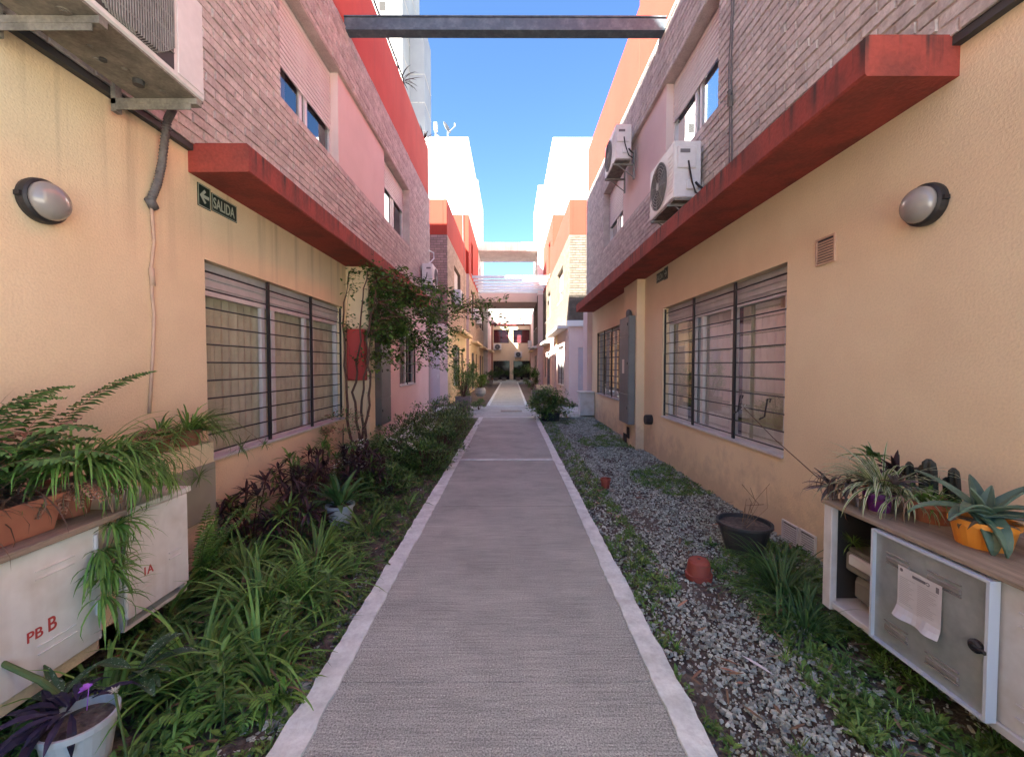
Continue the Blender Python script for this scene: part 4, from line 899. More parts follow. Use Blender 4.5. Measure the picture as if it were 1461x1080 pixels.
# --- strap-leaved clumps of the left bed
SC = [(-1.52, 2.02, 110, .46, 'large strap-leaved clump at the foot of the 1A cabinet'), (-1.28, 2.1, 60, .45, 'strap-leaved clump beside the curb, abreast of the 1A cabinet'),
      (-1.58, 2.62, 110, .50, 'widest strap-leaved clump, just past the 1A cabinet'), (-1.35, 2.75, 80, .50, 'strap-leaved clump by the curb past the 1A cabinet'),
      (-1.83, 1.85, 60, .34, 'strap-leaved clump under the PB B door'), (-1.95, 3.05, 80, .44, 'strap-leaved clump in front of the ochre masonry cabinet'),
      (-1.55, 3.3, 70, .46, 'strap-leaved clump nearest the white pot'), (-1.12, 1.95, 40, .28, 'low strap-leaved clump nearest the camera at the left curb')]
for (x, y, n, L, lab) in SC:
    b = plant('strap_plant', lab, (x, y, GZ), 'strap plant', 'strap-leaved plants of the left bed'); m = MB()
    clump(m, (x, y, GZ), int(n * 1.25), L, .019, (.35, 1.5), (1.0, 2.6), .09, seg=7)
    for _ in range(9): a_ = rnd.uniform(0, 6.3); m.blade((x, y, GZ), a_, rnd.uniform(.2, .9), L * .8, .014, rnd.uniform(1.2, 2.6), 6, 'strap', 1, .2)
    m.build('leaves', [M['strap'], M['straw']], b)
# --- right side grass clumps
for (x, y, n, L, lab) in ((1.82, 2.78, 150, .48, 'large grassy clump beside the right meter cabinet'), (1.72, 2.42, 110, .40, 'grassy clump right at the open cabinet post'), (1.95, 3.1, 60, .36, 'small grassy clump by the low white vents')):
    b = plant('grass_clump', lab, (x, y, GZ), 'grass clump', 'grassy clumps of the right bed'); m = MB()
    clump(m, (x, y, GZ), n, L, .012, (.35, 1.45), (1.2, 2.8), .07, seg=7); m.build('leaves', M['strapd'], b)
for (x, y, n, L, W, mk, lab) in ((-2.15, 2.55, 26, .40, .05, 'leaf', 'broad-leaved clump below the 1A cabinet, against its foot'), (-1.2, 3.05, 22, .30, .04, 'fern', 'pale broad-leaved clump by the left curb before the white pot'), (-1.35, 3.9, 24, .30, .04, 'leaf', 'broad-leaved clump between the white pot and the curb'), (-1.15, 4.5, 18, .26, .03, 'fern', 'small pale clump at the curb past the white pot')):
    b = plant('leafy_clump', lab, (x, y, GZ), 'plant', 'broad-leaved clumps of the left bed'); m = MB(); clump(m, (x, y, GZ), n, L, W, (.3, 1.4), (.6, 2.0), .08, seg=5, prof='leaf', fold=.3)
    clump(m, (x, y, GZ), 5, L, W * .8, (.1, .6), (.8, 2.4), .1, seg=5, prof='leaf', fold=.3, m=1); m.build('leaves', [M[mk], M['straw']], b)
# --- burgundy plants by the left wall
for (x, y, hgt, k, lab) in ((-2.35, 3.75, .42, 9, 'burgundy-leaved plant nearest the masonry cabinet'), (-2.2, 4.3, .5, 12, 'burgundy-leaved plant in the middle under the left window'), (-1.92, 3.7, .36, 12, 'low burgundy-leaved plant beside the white pot'),
                            (-2.3, 5.0, .5, 12, 'burgundy-leaved plant under the far half of the left window'), (-2.0, 5.4, .45, 14, 'widest burgundy plant, near the foot of the vine'), (-1.75, 4.9, .42, 12, 'burgundy-leaved plant between white pot and hedge')):
    b = plant('burgundy_plant', lab, (x, y, GZ), 'plant', 'burgundy plants under the left window'); m = MB(); t = MB()
    for j in range(k):
        a = rnd.uniform(0, 6.28); q = rnd.uniform(.02, .28); h = hgt * rnd.uniform(.5, 1.25); tip = (x + q * math.cos(a), y + q * math.sin(a), GZ + h)
        t.tube([(x + .3*q*math.cos(a), y + .3*q*math.sin(a), GZ), tip], .006, 5)
        clump(m, tip, 17, .15, .026, (-.3, 1.35), (.5, 1.6), .01, seg=3, prof='leaf', fold=.3, m=rnd.choice((0, 0, 1)))
        clump(m, (tip[0], tip[1], tip[2] - h * .3), 8, .14, .024, (-.2, .9), (.6, 1.6), .01, seg=3, prof='leaf', fold=.3, m=rnd.choice((0, 1)))
    m.build('foliage', [M['redleaf'], M['leaf']], b); t.build('stems', M['bark'], b)
# --- white pot in the bed
pc = at(484, 742, Z=0); pc = (-1.66, 4.05, -.06)
pot('plant_pot', pc, .125, .10, .22, 'whitepot', 'white pot standing in the left bed with a green rosette plant')
b = plant('rosette_plant', 'dark green rosette plant growing in the white pot of the left bed', (pc[0], pc[1], .16), 'plant'); m = MB()
clump(m, (pc[0], pc[1], .15), 40, .38, .045, (.35, 1.45), (.6, 1.5), .05, seg=6, prof='leaf', fold=.35); m.build('leaves', M['strapd'], b)
# --- hedge shrubs along the bed
SH = [(-1.45, 5.0, .30, .16, 'low'), (-1.75, 5.9, .42, .24, 'a'), (-1.25, 6.1, .34, .22, 'b'), (-1.75, 6.9, .46, .28, 'c'), (-1.2, 7.0, .38, .27, 'd'), (-1.8, 8.0, .5, .33, 'e'), (-1.22, 8.1, .42, .33, 'f'), (-1.75, 9.3, .52, .36, 'g'), (-1.2, 9.4, .45, .36, 'h'), (-1.6, 10.8, .6, .36, 'i')]
SL = ['low green shrub at the left curb before the white cross strip', 'shrub with drooping white flower spikes beside the pilaster', 'green shrub spilling over the left curb at the white cross strip', 'shrub beside the left electric cabinet, with white flower spikes',
      'curbside shrub just past the white cross strip', 'shrub below the small barred window on the pink wall', 'fuller curbside shrub leaning over the path edge', 'shrub against the pink wall in the far half of the left bed', 'farthest curbside shrub of the left hedge, touching the path', 'last shrub of the left bed before the passage']
for (x, y, r_, h, _), lab in zip(SH, SL):
    sb = shrub((x, y, GZ), (r_, r_ * 1.25, h), int(900 + r_ * 1300), lab, ('leaf', 'strapd', 'leaf', 'leafd'), .075, 26, .3, el=(-.2, 1.3))
    if 'white flower' in lab:
        m = MB()
        for k in range(7):
            a = rnd.uniform(-.6, 1.2); p = Vector((x + rnd.uniform(-.1, .4), y + rnd.uniform(-.5, .3), .38 + rnd.uniform(0, .2))); dr = Vector((math.cos(a) * .6, -.2, rnd.uniform(-.5, .6))).normalized()
            for j in range(26):
                q = p + dr * (.2 * j / 26); m.blade(tuple(q + Vector((rnd.uniform(-.02, .02), rnd.uniform(-.02, .02), rnd.uniform(-.02, .02)))), rnd.uniform(0, 6.3), rnd.uniform(-.5, 1.2), .022, .014, .3, 2, 'leaf')
        m.build('flowers', M['flower'], sb)
# --- hanging flower pot at far left window corner
b = plant('flowering_plant', 'dusty pink and pale plant climbing at the far corner of the left window', (-2.3, 5.8, GZ), 'plant'); m = MB()
leafball(m, (-2.3, 5.75, .66), (.26, .28, .2), 420, .05, 12, nm=2); leafball(m, (-2.15, 5.5, .3), (.2, .3, .3), 200, .045, 10, nm=2); m.build('foliage', [M['pinkleaf'], M['fern']], b)
m = MB(); leafball(m, (-2.0, 5.3, .35), (.22, .4, .35), 130, .03, 9, w=.8); m.build('flowers', M['flower'], b)
m = MB(); m.tube([(-2.3, 5.8, GZ), (-2.32, 5.78, .3), (-2.3, 5.75, .7)], .012, 6, r1=.006); m.tube([(-2.28, 5.8, GZ), (-2.15, 5.6, .25), (-2.05, 5.4, .5)], .01, 6, r1=.004); m.build('stems', M['bark'], b)

# --- the climbing vine
b = thing('climbing_vine', (-2.3, 6.5, 0), 'dark green climbing vine on the left pilaster, its crown reaching over the path', 'climbing plant'); t = MB(); m = MB(); vr = random.Random(21)
base = (-2.28, 6.35, GZ)
trunks = [[(-2.30, 6.32, GZ), (-2.28, 6.30, .5), (-2.38, 6.34, 1.1), (-2.30, 6.38, 1.7), (-2.26, 6.42, 2.4), (-2.2, 6.5, 2.95)],
          [(-2.24, 6.36, GZ), (-2.18, 6.3, .6), (-2.12, 6.34, 1.2), (-2.2, 6.4, 1.9), (-2.05, 6.45, 2.6)],
          [(-2.33, 6.3, GZ), (-2.44, 6.28, .7), (-2.50, 6.3, 1.5), (-2.52, 6.35, 2.3), (-2.45, 6.4, 2.9)],
          [(-2.20, 6.35, GZ), (-2.26, 6.3, .8), (-2.18, 6.36, 1.5), (-2.1, 6.45, 2.2)]]
for q in trunks:
    fine = []
    for i in range(len(q) - 1):
        for k in range(4):
            p = Vector(q[i]).lerp(Vector(q[i+1]), k / 4); fine.append((p.x + vr.uniform(-.02, .02), p.y + vr.uniform(-.02, .02), p.z))
    fine.append(q[-1]); t.tube(fine, .024, 7, r1=.008)
def vbranch(a, c, r0, sag, nl, ls, spread, lm):
    a = Vector(a); c = Vector(c); pts = []; n = 9
    for i in range(n + 1):
        s_ = i / n; p = a.lerp(c, s_); p.z += sag * math.sin(math.pi * s_) - sag * .3 * s_ ; p += Vector((vr.uniform(-.03, .03), vr.uniform(-.03, .03), vr.uniform(-.03, .03))); pts.append(p)
    t.tube([tuple(p) for p in pts], r0, 5, r1=.0025)
    for k in range(nl):
        s_ = vr.random() ** .7 * n; i = min(n - 1, int(s_)); p = pts[i].lerp(pts[i+1], s_ - i) + Vector((vr.gauss(0, spread), vr.gauss(0, spread), vr.gauss(0, spread * .8)))
        m.blade(tuple(p), vr.uniform(0, 6.3), vr.uniform(-.7, .9), ls * vr.uniform(.6, 1.2), ls * vr.uniform(.5, .8), vr.uniform(0, 1.2), 2, 'leaf', vr.choice(lm), .3)
    return pts
hub = [(-2.15, 6.5, 2.7), (-2.05, 6.45, 2.2), (-2.1, 6.5, 2.8), (-2.0, 6.45, 2.45), (-2.15, 6.42, 2.0)]
ends = [((545,395),7.0), ((560,415),7.3), ((600,400),7.2), ((585,455),7.0), ((610,440),7.4), ((635,450),7.2), ((560,470),6.8), ((600,490),7.1), ((625,505),7.2), ((645,470),7.6), ((575,515),6.9), ((640,530),7.2), ((650,420),7.3), ((540,440),7.2),
        ((590,430),7.6), ((615,465),7.8), ((570,450),7.9), ((655,500),7.4), ((530,500),6.9), ((550,520),6.7), ((610,425),6.9), ((580,480),7.3), ((632,480),7.0), ((555,495),7.2)]
tips = []
for (pp_, yy) in ends:
    e = at(pp_[0], pp_[1], Y=yy); pts = vbranch(vr.choice(hub), e, .010, .12, 110, .078, .065, (0, 0, 0, 1)); tips.append(pts)
for _ in range(60):
    q = vr.choice(tips); s0 = q[vr.randrange(4, 10)]; d = Vector((vr.uniform(-.4, .65), vr.uniform(-.4, .4), vr.uniform(-.45, .42))); vbranch(s0, s0 + d, .005, .03, 52, .074, .05, (0, 1, 1))
for (a_, e_, yy) in ((hub[0], (655, 445), 7.2), (hub[1], (690, 455), 7.2), (hub[3], (618, 525), 7.1)):
    e = at(*e_, Y=yy); vbranch(a_, e, .009, .1, 60, .07, .04, (0, 1))
s1 = at(650, 445, Y=7.2)
for (e_, nl) in (((724, 424), 60), ((728, 470), 70), ((700, 430), 50), ((750, 462), 30), ((722, 455), 60), ((690, 428), 45), ((705, 440), 55)):
    e = at(*e_, Y=7.0); vbranch(s1, e, .006, .06, nl, .065, .03, (0, 1))
vbranch(at(722, 455, Y=7.), at(729, 478, Y=7.), .004, 0, 25, .06, .03, (0,)); vbranch(at(600, 500, Y=7.1), at(628, 527, Y=7.1), .004, 0, 30, .05, .03, (0,))
for q in ((-2.25, 6.4, 2.9), (-2.45, 6.4, 2.6), (-2.5, 6.35, 2.0), (-2.35, 6.35, 1.5)):
    vbranch(q, (q[0] + .1, q[1], q[2] + .2), .004, 0, 30, .06, .06, (0,))
for tr in trunks[1:3]: vbranch(tr[1], tr[-1], .003, 0, 34, .055, .05, (0, 1))
vbranch((-2.3, 6.5, 2.9), at(500, 385, Y=6.6), .004, 0, 30, .06, .05, (0,)); vbranch((-2.2, 6.5, 2.9), at(540, 380, Y=7), .005, .0, 80, .065, .07, (0, 0, 1))
m.build('foliage', [M['leafd'], M['leaf']], b); t.build('stems', M['bark'], b)

# --- pots on the left shelf
b = thing('planter_box', (-2.25, 1.65, .766), 'rectangular terracotta planter box full of dry brown stalks at the left', 'planter')
x0, x1, y0, y1, z0, z1 = -2.30, -2.03, 1.3, 1.90, .767, .925; m = MB()
def taper(mb, x0, x1, y0, y1, z0, z1, t=.025, wl=.008, rim=.01):
    A = [(x0+t, y0+t, z0), (x1-t, y0+t, z0), (x1-t, y1-t, z0), (x0+t, y1-t, z0)]; B = [(x0, y0, z1), (x1, y0, z1), (x1, y1, z1), (x0, y1, z1)]
    for i in range(4): mb.face([A[i], A[(i+1) % 4], B[(i+1) % 4], B[i]])
    mb.face(A[::-1]); C_ = [(x0+wl, y0+wl, z1), (x1-wl, y0+wl, z1), (x1-wl, y1-wl, z1), (x0+wl, y1-wl, z1)]; D = [(p[0], p[1], z1 - .03) for p in C_]
    for i in range(4): mb.face([B[i], B[(i+1) % 4], C_[(i+1) % 4], C_[i]]); mb.face([C_[i], C_[(i+1) % 4], D[(i+1) % 4], D[i]])
taper(m, x0, x1, y0, y1, z0, z1)
for q in (((x0-.006, y0-.006), (x1+.008, y0+.004)), ((x0-.006, y1-.004), (x1+.008, y1+.006)), ((x1-.002, y0+.005), (x1+.008, y1-.005)), ((x0-.006, y0+.005), (x0+.004, y1-.005))): m.box((*q[0], z1-.022), (*q[1], z1+.002))
m.build('body', M['terra'], b); m = MB(); m.box((x0+.012, y0+.012, z1-.035), (x1-.012, y1-.012, z1-.012)); m.build('soil', M['soil'], b)
m = MB()
for _ in range(430): m.blade((rnd.uniform(x0+.03, x1-.02), rnd.uniform(y0+.03, y1-.03), z1 - .01 + rnd.uniform(0, .05)), rnd.uniform(0, 6.3), rnd.uniform(-.3, .9), rnd.uniform(.1, .32), rnd.uniform(.004, .011), rnd.uniform(.4, 2.6), 5, 'strap', rnd.choice((0, 0, 1)), 0, False, rnd.uniform(-1.5, 1.5))
m.build('dry_stalks', [M['straw'], M['bark']], b)
pot('plant_pot', (-2.18, 2.06, .767), .10, .072, .17, 'terra', 'round terracotta pot on the left shelf beside the planter box')
b = plant('fern', 'feathery fern with one long frond reaching along the left wall', (-2.45, 1.75, .8), 'fern'); m = MB()
for k in range(58): frond(m, (-2.42 + rnd.uniform(-.08, .14), 1.60 + rnd.uniform(-.25, .35), .90), rnd.uniform(-.6, 2.4), rnd.uniform(.6, 1.5), rnd.uniform(.32, .62), rnd.uniform(.8, 2.2), .075, 20, m=0 if k % 6 else 1)
frond(m, (-2.36, 1.92, .95), 1.62, .78, 1.1, .75, .07, 46); frond(m, (-2.38, 1.75, .95), 1.6, 1.15, .75, 1.3, .09, 30); frond(m, (-2.36, 1.6, .95), 1.3, 1.2, .7, 1.5, .09, 28); frond(m, (-2.2, 1.6, .95), .9, .9, .45, 1.8, .07, 22)
m.build('fronds', [M['fern'], M['pinkleaf']], b)
m = MB()
for k in range(26):
    a = rnd.uniform(-.2, 2.2); m.blade((-2.45 + rnd.uniform(-.1, .1), 1.5 + rnd.uniform(-.15, .4), .93), a, rnd.uniform(.8, 1.5), rnd.uniform(.35, .75), .004, rnd.uniform(.3, 2.0), 9, 'strap', 0, 0, False, rnd.uniform(-.5, .5))
tag(m.build('dry_flower_stalks', M['straw']), 'thin dry flower stalks standing up against the left wall behind the planter box', 'dry stalks')
b = plant('spider_plant', 'big arching spider plant over the left shelf, trailing over the PB B door', (-2.2, 2.1, .9), 'spider plant', 'spider plants on the left shelf'); m = MB()
clump(m, (-2.22, 2.12, .98), 230, .42, .014, (.1, 1.35), (1.6, 3.2), .10, az=(.1, 1.3), seg=8); clump(m, (-2.18, 2.3, .97), 130, .42, .014, (.1, 1.3), (1.6, 3.4), .08, az=(.3, 1.0), seg=8)
for (cx, cy, cz, n_, L_) in ((-1.97, 1.98, .62, 50, .2), (-1.96, 2.02, .50, 60, .17), (-1.95, 1.98, .40, 26, .22), (-1.97, 2.06, .72, 60, .2), (-2.03, 2.25, .90, 60, .2), (-2.03, 2.4, .88, 40, .18), (-1.97, 1.98, .55, 30, .2)):
    clump(m, (cx, cy, cz), n_, L_, .011, (-1.1, .9), (.6, 2.6), .04, az=(.2, 1.1), seg=5, m=0)
m.build('leaves', M['strap'], b); m = MB()
for k in range(10): m.tube([(-2.12, 2.1 + .02*k, .93), (-2.0, 2.05 + .02 * k, .85), (-1.965, 2.02 + rnd.uniform(0, .15), .45 + rnd.uniform(-.1, .2))], .003, 4)
m.build('runners', M['straw'], b)
pc2 = (-2.47, 2.92, .90)
pot('plant_pot', pc2, .085, .062, .12, 'terrar', 'bright red pot on top of the ochre masonry cabinet')
pot('plant_pot', (-2.45, 3.16, .90), .09, .07, .12, 'terra', 'brown basket pot on the masonry cabinet, at the window corner')
for (x, y, n, L, az, lab) in ((-2.46, 2.94, 90, .28, (.3, 1.6), 'spider plant in the bright red pot'), (-2.44, 3.17, 150, .36, (.8, .9), 'spider plant in the basket pot, arching in front of the left window')):
    b = plant('spider_plant', lab, (x, y, 1.0), 'spider plant', 'spider plants on the left shelf'); m = MB(); clump(m, (x, y, 1.0), n, L, .012, (.2, 1.35), (1.2, 2.8), .05, az=az, seg=7); m.build('leaves', M['strap'], b)
b = plant('fern', 'small brownish fern behind the bright red pot', (-2.5, 2.75, .95), 'fern'); m = MB()
for k in range(14): frond(m, (-2.5, 2.78, .95), rnd.uniform(-1.5, 2), rnd.uniform(.5, 1.4), rnd.uniform(.16, .26), 1.5, .04, 14, m=0)
m.build('fronds', [M['pinkleaf'], M['straw']], b)
for i, ((px_, py_), L_) in enumerate((((345, 638), .12), ((378, 634), .07), ((285, 680), .12))):
    p = at(px_, py_, X=-2.25); b = plant('spider_plantlet', ('spider plantlet dangling in front of the left window sill', 'smallest spider plantlet, farthest along the left window sill', 'spider plantlet hanging before the grey green door')[i], p, 'spider plant', 'dangling spider plantlets'); m = MB(); clump(m, p, 26, L_ * 1.2, .008, (-.8, 1.4), (.4, 1.8), .008, seg=4); m.build('leaves', M['fern'], b)
    m = MB(); m.tube([(-2.4, 3.15, 1.02), ((-2.4 + p[0]) / 2 + .06, (3.15 + p[1]) / 2, 1.02), p], .0018, 4); m.build('runner', M['straw'], b)
b = plant('fern', 'bright sword fern at the foot of the masonry cabinet', (-2.15, 2.85, GZ), 'fern'); m = MB()
for k in range(12): frond(m, (-2.15, 2.85, 0), rnd.uniform(-1, 2), rnd.uniform(.9, 1.45), rnd.uniform(.35, .58), .6, .06, 24)
m.build('fronds', [M['leafl'], M['stem']], b)
b = plant('fern', 'pinkish dry fern on the round terracotta pot of the left shelf', (-2.1, 2.0, .9), 'fern'); m = MB()
for k in range(14): frond(m, (-2.12, 1.98, .93), rnd.uniform(-1.2, .9), rnd.uniform(-.1, .6), rnd.uniform(.14, .26), 1.6, .03, 14)
m.build('fronds', [M['pinkleaf'], M['straw']], b)

# --- white pot bottom left with purple leaves
pc = (-1.64, 1.56, -.03)
pot('plant_pot', pc, .115, .085, .20, 'whitepot', 'glossy white pot in the bottom left corner holding purple leaves', rim=.004)
b = plant('purple_plant', 'dark purple trailing plant with one violet flower in the bottom left white pot', (pc[0], pc[1], .18), 'plant'); m = MB()
clump(m, (pc[0] - .02, pc[1], .205), 26, .15, .034, (-.1, .9), (1.0, 2.6), .06, seg=4, prof='leaf', fold=.4, az=(3.4, 1.3)); clump(m, (pc[0] - .05, pc[1] - .03, .17), 9, .2, .04, (.1, .6), (.6, 1.8), .05, seg=4, prof='leaf', fold=.4, az=(3.4, .6)); m.build('leaves', M['purpleleaf'], b)
m = MB(); clump(m, (pc[0] + .0, pc[1] + .04, .25), 6, .03, .026, (.1, .8), (.2, .6), .002, seg=3, prof='leaf'); m.tube([(pc[0], pc[1] + .03, .17), (pc[0], pc[1] + .04, .25)], .002, 4); m.build('flower', M['violet'], b)
b = plant('spotted_plant', 'spotted-leaf plant with a thick cane behind the bottom left white pot', (-1.85, 1.42, GZ), 'plant'); m = MB()
clump(m, (-1.84, 1.68, .14), 12, .15, .045, (.0, .8), (.5, 1.4), .03, seg=5, prof='leaf', fold=.3); clump(m, (-1.66, 1.82, .16), 12, .2, .05, (.1, .8), (.5, 1.4), .05, seg=5, prof='leaf', fold=.3); m.build('leaves', M['spotted'], b)
m = MB(); m.tube([(-1.80, 1.68, GZ), (-1.82, 1.67, .15), (-1.88, 1.65, .24), (-2.05, 1.62, .36)], .016, 8, r1=.01); m.build('cane', M['stem'], b)
b = plant('dandelion', 'single white daisy-like flower head above the bottom left foliage', (-1.45, 1.52, GZ), 'flower'); m = MB(); p = at(165, 985, X=-1.46)
m.tube([(p[0] + .01, p[1] + .04, GZ), p], .004, 5); m.build('stalk', M['stem'], b); m = MB(); clump(m, p, 30, .02, .006, (.1, 1.2), (.1, .4), .002, seg=2, prof='leaf'); m.build('petals', M['flower'], b)
for (x, y, k, L, lab) in ((-1.33, 1.72, 7, .15, 'fresh green pinnate seedling at the bottom left by the white pot'), (-1.12, 1.80, 6, .12, 'small fresh green seedling close to the left curb')):
    b = plant('seedling', lab, (x, y, GZ), 'plant'); m = MB()
    for j in range(k): 
        a = j * 2.4; frond(m, (x, y, GZ + .02 * j), a, rnd.uniform(.5, 1.1), L * rnd.uniform(.6, 1), 1.2, .06, 8)
    m.build('leaves', [M['leafl'], M['stem']], b)
for (x, y, h, lab) in ((-1.17, 2.18, .30, 'upright weed with whorled leaves beside the left curb'), (-1.22, 1.74, .34, 'tall pale feathery weed at the bottom left'), (-1.10, 2.5, .30, 'leafy weed leaning out to the left curb')):
    b = plant('weed', lab, (x, y, GZ), 'weed', 'tall weeds by the left curb'); m = MB(); t = MB(); t.tube([(x, y, GZ), (x + .01, y, GZ + h * .5), (x, y + .01, GZ + h)], .004, 5, r1=.002)
    for j in range(10): clump(m, (x, y, GZ + h * (.15 + .85 * j / 9)), 5, .13 - .006 * j, .022, (.0, .9), (.3, 1.1), .003, seg=3, prof='leaf', fold=.3)
    m.build('leaves', M['fern'], b); t.build('stem', M['stem'], b)

# --- right shelf pots
SZ = .7225
def rp(x, y): return (x, y, SZ)
pot('plant_pot', rp(2.05, 1.80), .108, .085, .115, 'orangepot', 'bright orange bowl pot with a thick-leaved aloe on the right shelf', rim=.004)
b = plant('aloe', 'thick spotted aloe rosette in the bright orange pot', rp(2.05, 1.80), 'aloe'); m = MB(); c = (2.05, 1.80, SZ + .12)
for (a, e, l, w_, d) in ((3.6, .75, .25, .075, 1.3), (2.5, .5, .25, .07, 1.6), (-2.0, .25, .22, .075, 2.2), (-.9, .45, .26, .07, 1.2), (-.1, .8, .26, .06, .5), (1.0, .9, .22, .06, .5), (2.0, .85, .27, .055, .7), (4.1, .1, .2, .085, 2.4), (-2.9, .65, .22, .08, 1.6), (.4, 1.2, .14, .06, .2), (3.0, 1.25, .13, .055, .2), (-1.4, .9, .2, .07, 1.3), (5.6, .3, .22, .07, 1.1)):
    m.blade(c, a, e, l * 1.05, w_ * 1.35, d, 7, 'aloe', 0, .38)
m.build('leaves', M['aloe'], b, solid=.008)
m = MB(); clump(m, (2.03, 1.79, SZ + .115), 9, .10, .022, (-.2, .3), (.6, 2.2), .09, seg=4, fold=.2, curl=1.5); m.build('dry_leaves', M['paper'] if False else M['straw'], b)
pot('plant_pot', rp(2.12, 2.08), .09, .07, .10, 'terra', 'wide brown pot with fine green leaves on the right shelf')
pot('plant_pot', rp(2.2, 1.60), .09, .07, .12, 'terra', 'brown pot at the right edge behind the orange pot')
pot('plant_pot', rp(1.98, 2.235), .06, .046, .10, 'purple', 'small purple pot on the edge of the right shelf')
pot('plant_pot', rp(2.14, 2.42), .085, .065, .14, 'terra', 'brown pot at the far end of the right shelf')
b = plant('grass_plant', 'fine-leaved green plant in the wide brown pot of the right shelf', rp(2.12, 2.08), 'plant'); m = MB(); clump(m, (2.12, 2.08, SZ + .09), 70, .15, .007, (.1, 1.3), (.8, 2.6), .06, seg=4); clump(m, (2.1, 2.1, SZ + .09), 12, .18, .02, (.5, 1.3), (.6, 1.6), .03, seg=5); m.build('leaves', M['strap'], b)
b = plant('spider_plant', 'white-striped spider plant spreading over the right shelf', rp(2.05, 2.3), 'spider plant'); m = MB()
clump(m, (2.06, 2.30, SZ + .11), 130, .33, .015, (.25, 1.35), (.9, 2.3), .06, az=(3.0, 1.3), seg=7, stripe=True); clump(m, (2.03, 2.16, SZ + .10), 50, .22, .013, (.1, 1.1), (1.4, 3), .03, seg=6, stripe=True); m.build('leaves', [M['stripeg'], M['stripew']], b)
b = plant('columnar_cactus', 'cluster of dark upright cactus columns on the right shelf', rp(2.2, 2.2), 'cactus')
m = MB()
for (x, y, h, r_) in ((2.17, 2.25, .20, .020), (2.20, 2.215, .19, .016), (2.18, 2.155, .235, .032), (2.22, 2.07, .21, .024), (2.24, 2.12, .15, .02)):
    k0 = len(m.v); n = 14; prof = [(.8, 0), (1, .2), (1, .75), (.85, .92), (.3, 1)]; 
    for (pr, ph) in prof:
        for j in range(n): a = 2*math.pi*j/n; rr = r_ * pr * (1 if j % 2 else .72); m.v.append((x + rr*math.cos(a) - .02 * ph, y + rr*math.sin(a), SZ + .06 + h * ph))
    for i in range(len(prof) - 1):
        for j in range(n): a0 = k0+i*n+j; a1 = k0+i*n+(j+1)%n; m.f.append((a0, a1, a1+n, a0+n)); m.m.append(0)
m.build('columns', M['cactus'], b); 
m = MB(); m.lathe((2.19, 2.16, SZ), [(.07, 0), (.085, .1), (.075, .1), (.01, .09)], 20); m.build('pot', M['terra'], b)
def brom(c, n, L, W, lab, mk='bromel', el=(.2, 1.2), dr=(.4, 1.8)):
    b = plant('bromeliad', lab, c, 'bromeliad', 'bromeliads and rosettes on the right shelf'); m = MB(); clump(m, c, n, L, W, el, dr, .012, seg=5, prof='aloe', fold=.35, curl=.3); m.build('leaves', M[mk], b, solid=.002)
brom((2.13, 2.46, SZ + .24), 11, .15, .042, 'green and purple rosette standing tallest at the far end of the right shelf', 'fern')
m = MB(); m.tube([(2.14, 2.42, SZ + .1), (2.13, 2.46, SZ + .25)], .008, 6); tag(m.build('bare_cane', M['bark']), 'short bare cane carrying the tallest rosette', 'cane')
brom((1.90, 2.46, SZ + .06), 22, .15, .03, 'burgundy rosette hanging over the white cabinet post', 'bromel', (-.6, 1.2)); brom((2.0, 2.16, SZ + .16), 12, .10, .04, 'greyish purple rosette between the purple pot and the cactus', 'bromel')
brom((2.18, 2.36, SZ + .17), 24, .2, .045, 'dark rosette against the right wall behind the striped spider plant', 'redleaf', (.1, 1.0)); brom((1.95, 2.38, SZ + .08), 22, .17, .03, 'brownish rosette spilling over the shelf edge by the striped plant', 'bromel', (-.5, 1.1)); brom((2.2, 1.58, SZ + .14), 14, .18, .03, 'dark rosette at the right frame edge on the shelf', 'bromel')
b = plant('hanging_stems', 'tangle of dry brown stems hanging off the shelf around the purple pot', (2.0, 2.2, SZ), 'dry stems'); m = MB()
for k in range(46):
    y = rnd.choice((rnd.uniform(2.0, 2.5), rnd.uniform(2.35, 2.5))); x = 1.95 + rnd.uniform(-.06, .08)
    m.blade((x, y, SZ + .1 + rnd.uniform(-.02, .05)), 3.14 + rnd.uniform(-1.2, 1.2), rnd.uniform(-.2, .8), rnd.uniform(.12, .26), .009, rnd.uniform(2, 4.2), 8, 'strap', rnd.choice((0, 1, 2)), .2, False, rnd.uniform(-.8, .8))
m.build('stems', [M['straw'], M['bark'], M['bromel']], b)
p = (1.93, 2.34, .50); b = plant('spider_plantlet', 'pale spider plantlet on the gas meter inside the open cabinet', p, 'spider plant', 'dangling spider plantlets'); m = MB(); clump(m, p, 40, .09, .007, (-.3, 1.4), (.6, 2.2), .012, seg=4); m.build('leaves', M['stripeg'], b)
p0 = at(1062, 582, X=2.40); p1 = at(1168, 682, X=2.1); m = MB(); m.tube([p1, tuple((Vector(p0) + Vector(p1)) / 2 + Vector((0, 0, -.02))), p0], .0035, 5)
b = thing('flower_stalk', p1, 'long thin flower stalk leaning from the right shelf to the window bars', 'flower stalk'); m.build('stalk', M['bark'], b)
m = MB(); clump(m, p0, 16, .05, .014, (-.5, 1.4), (.2, 1.2), .02, seg=2, prof='leaf'); m.build('blossom', M['flower'], b)

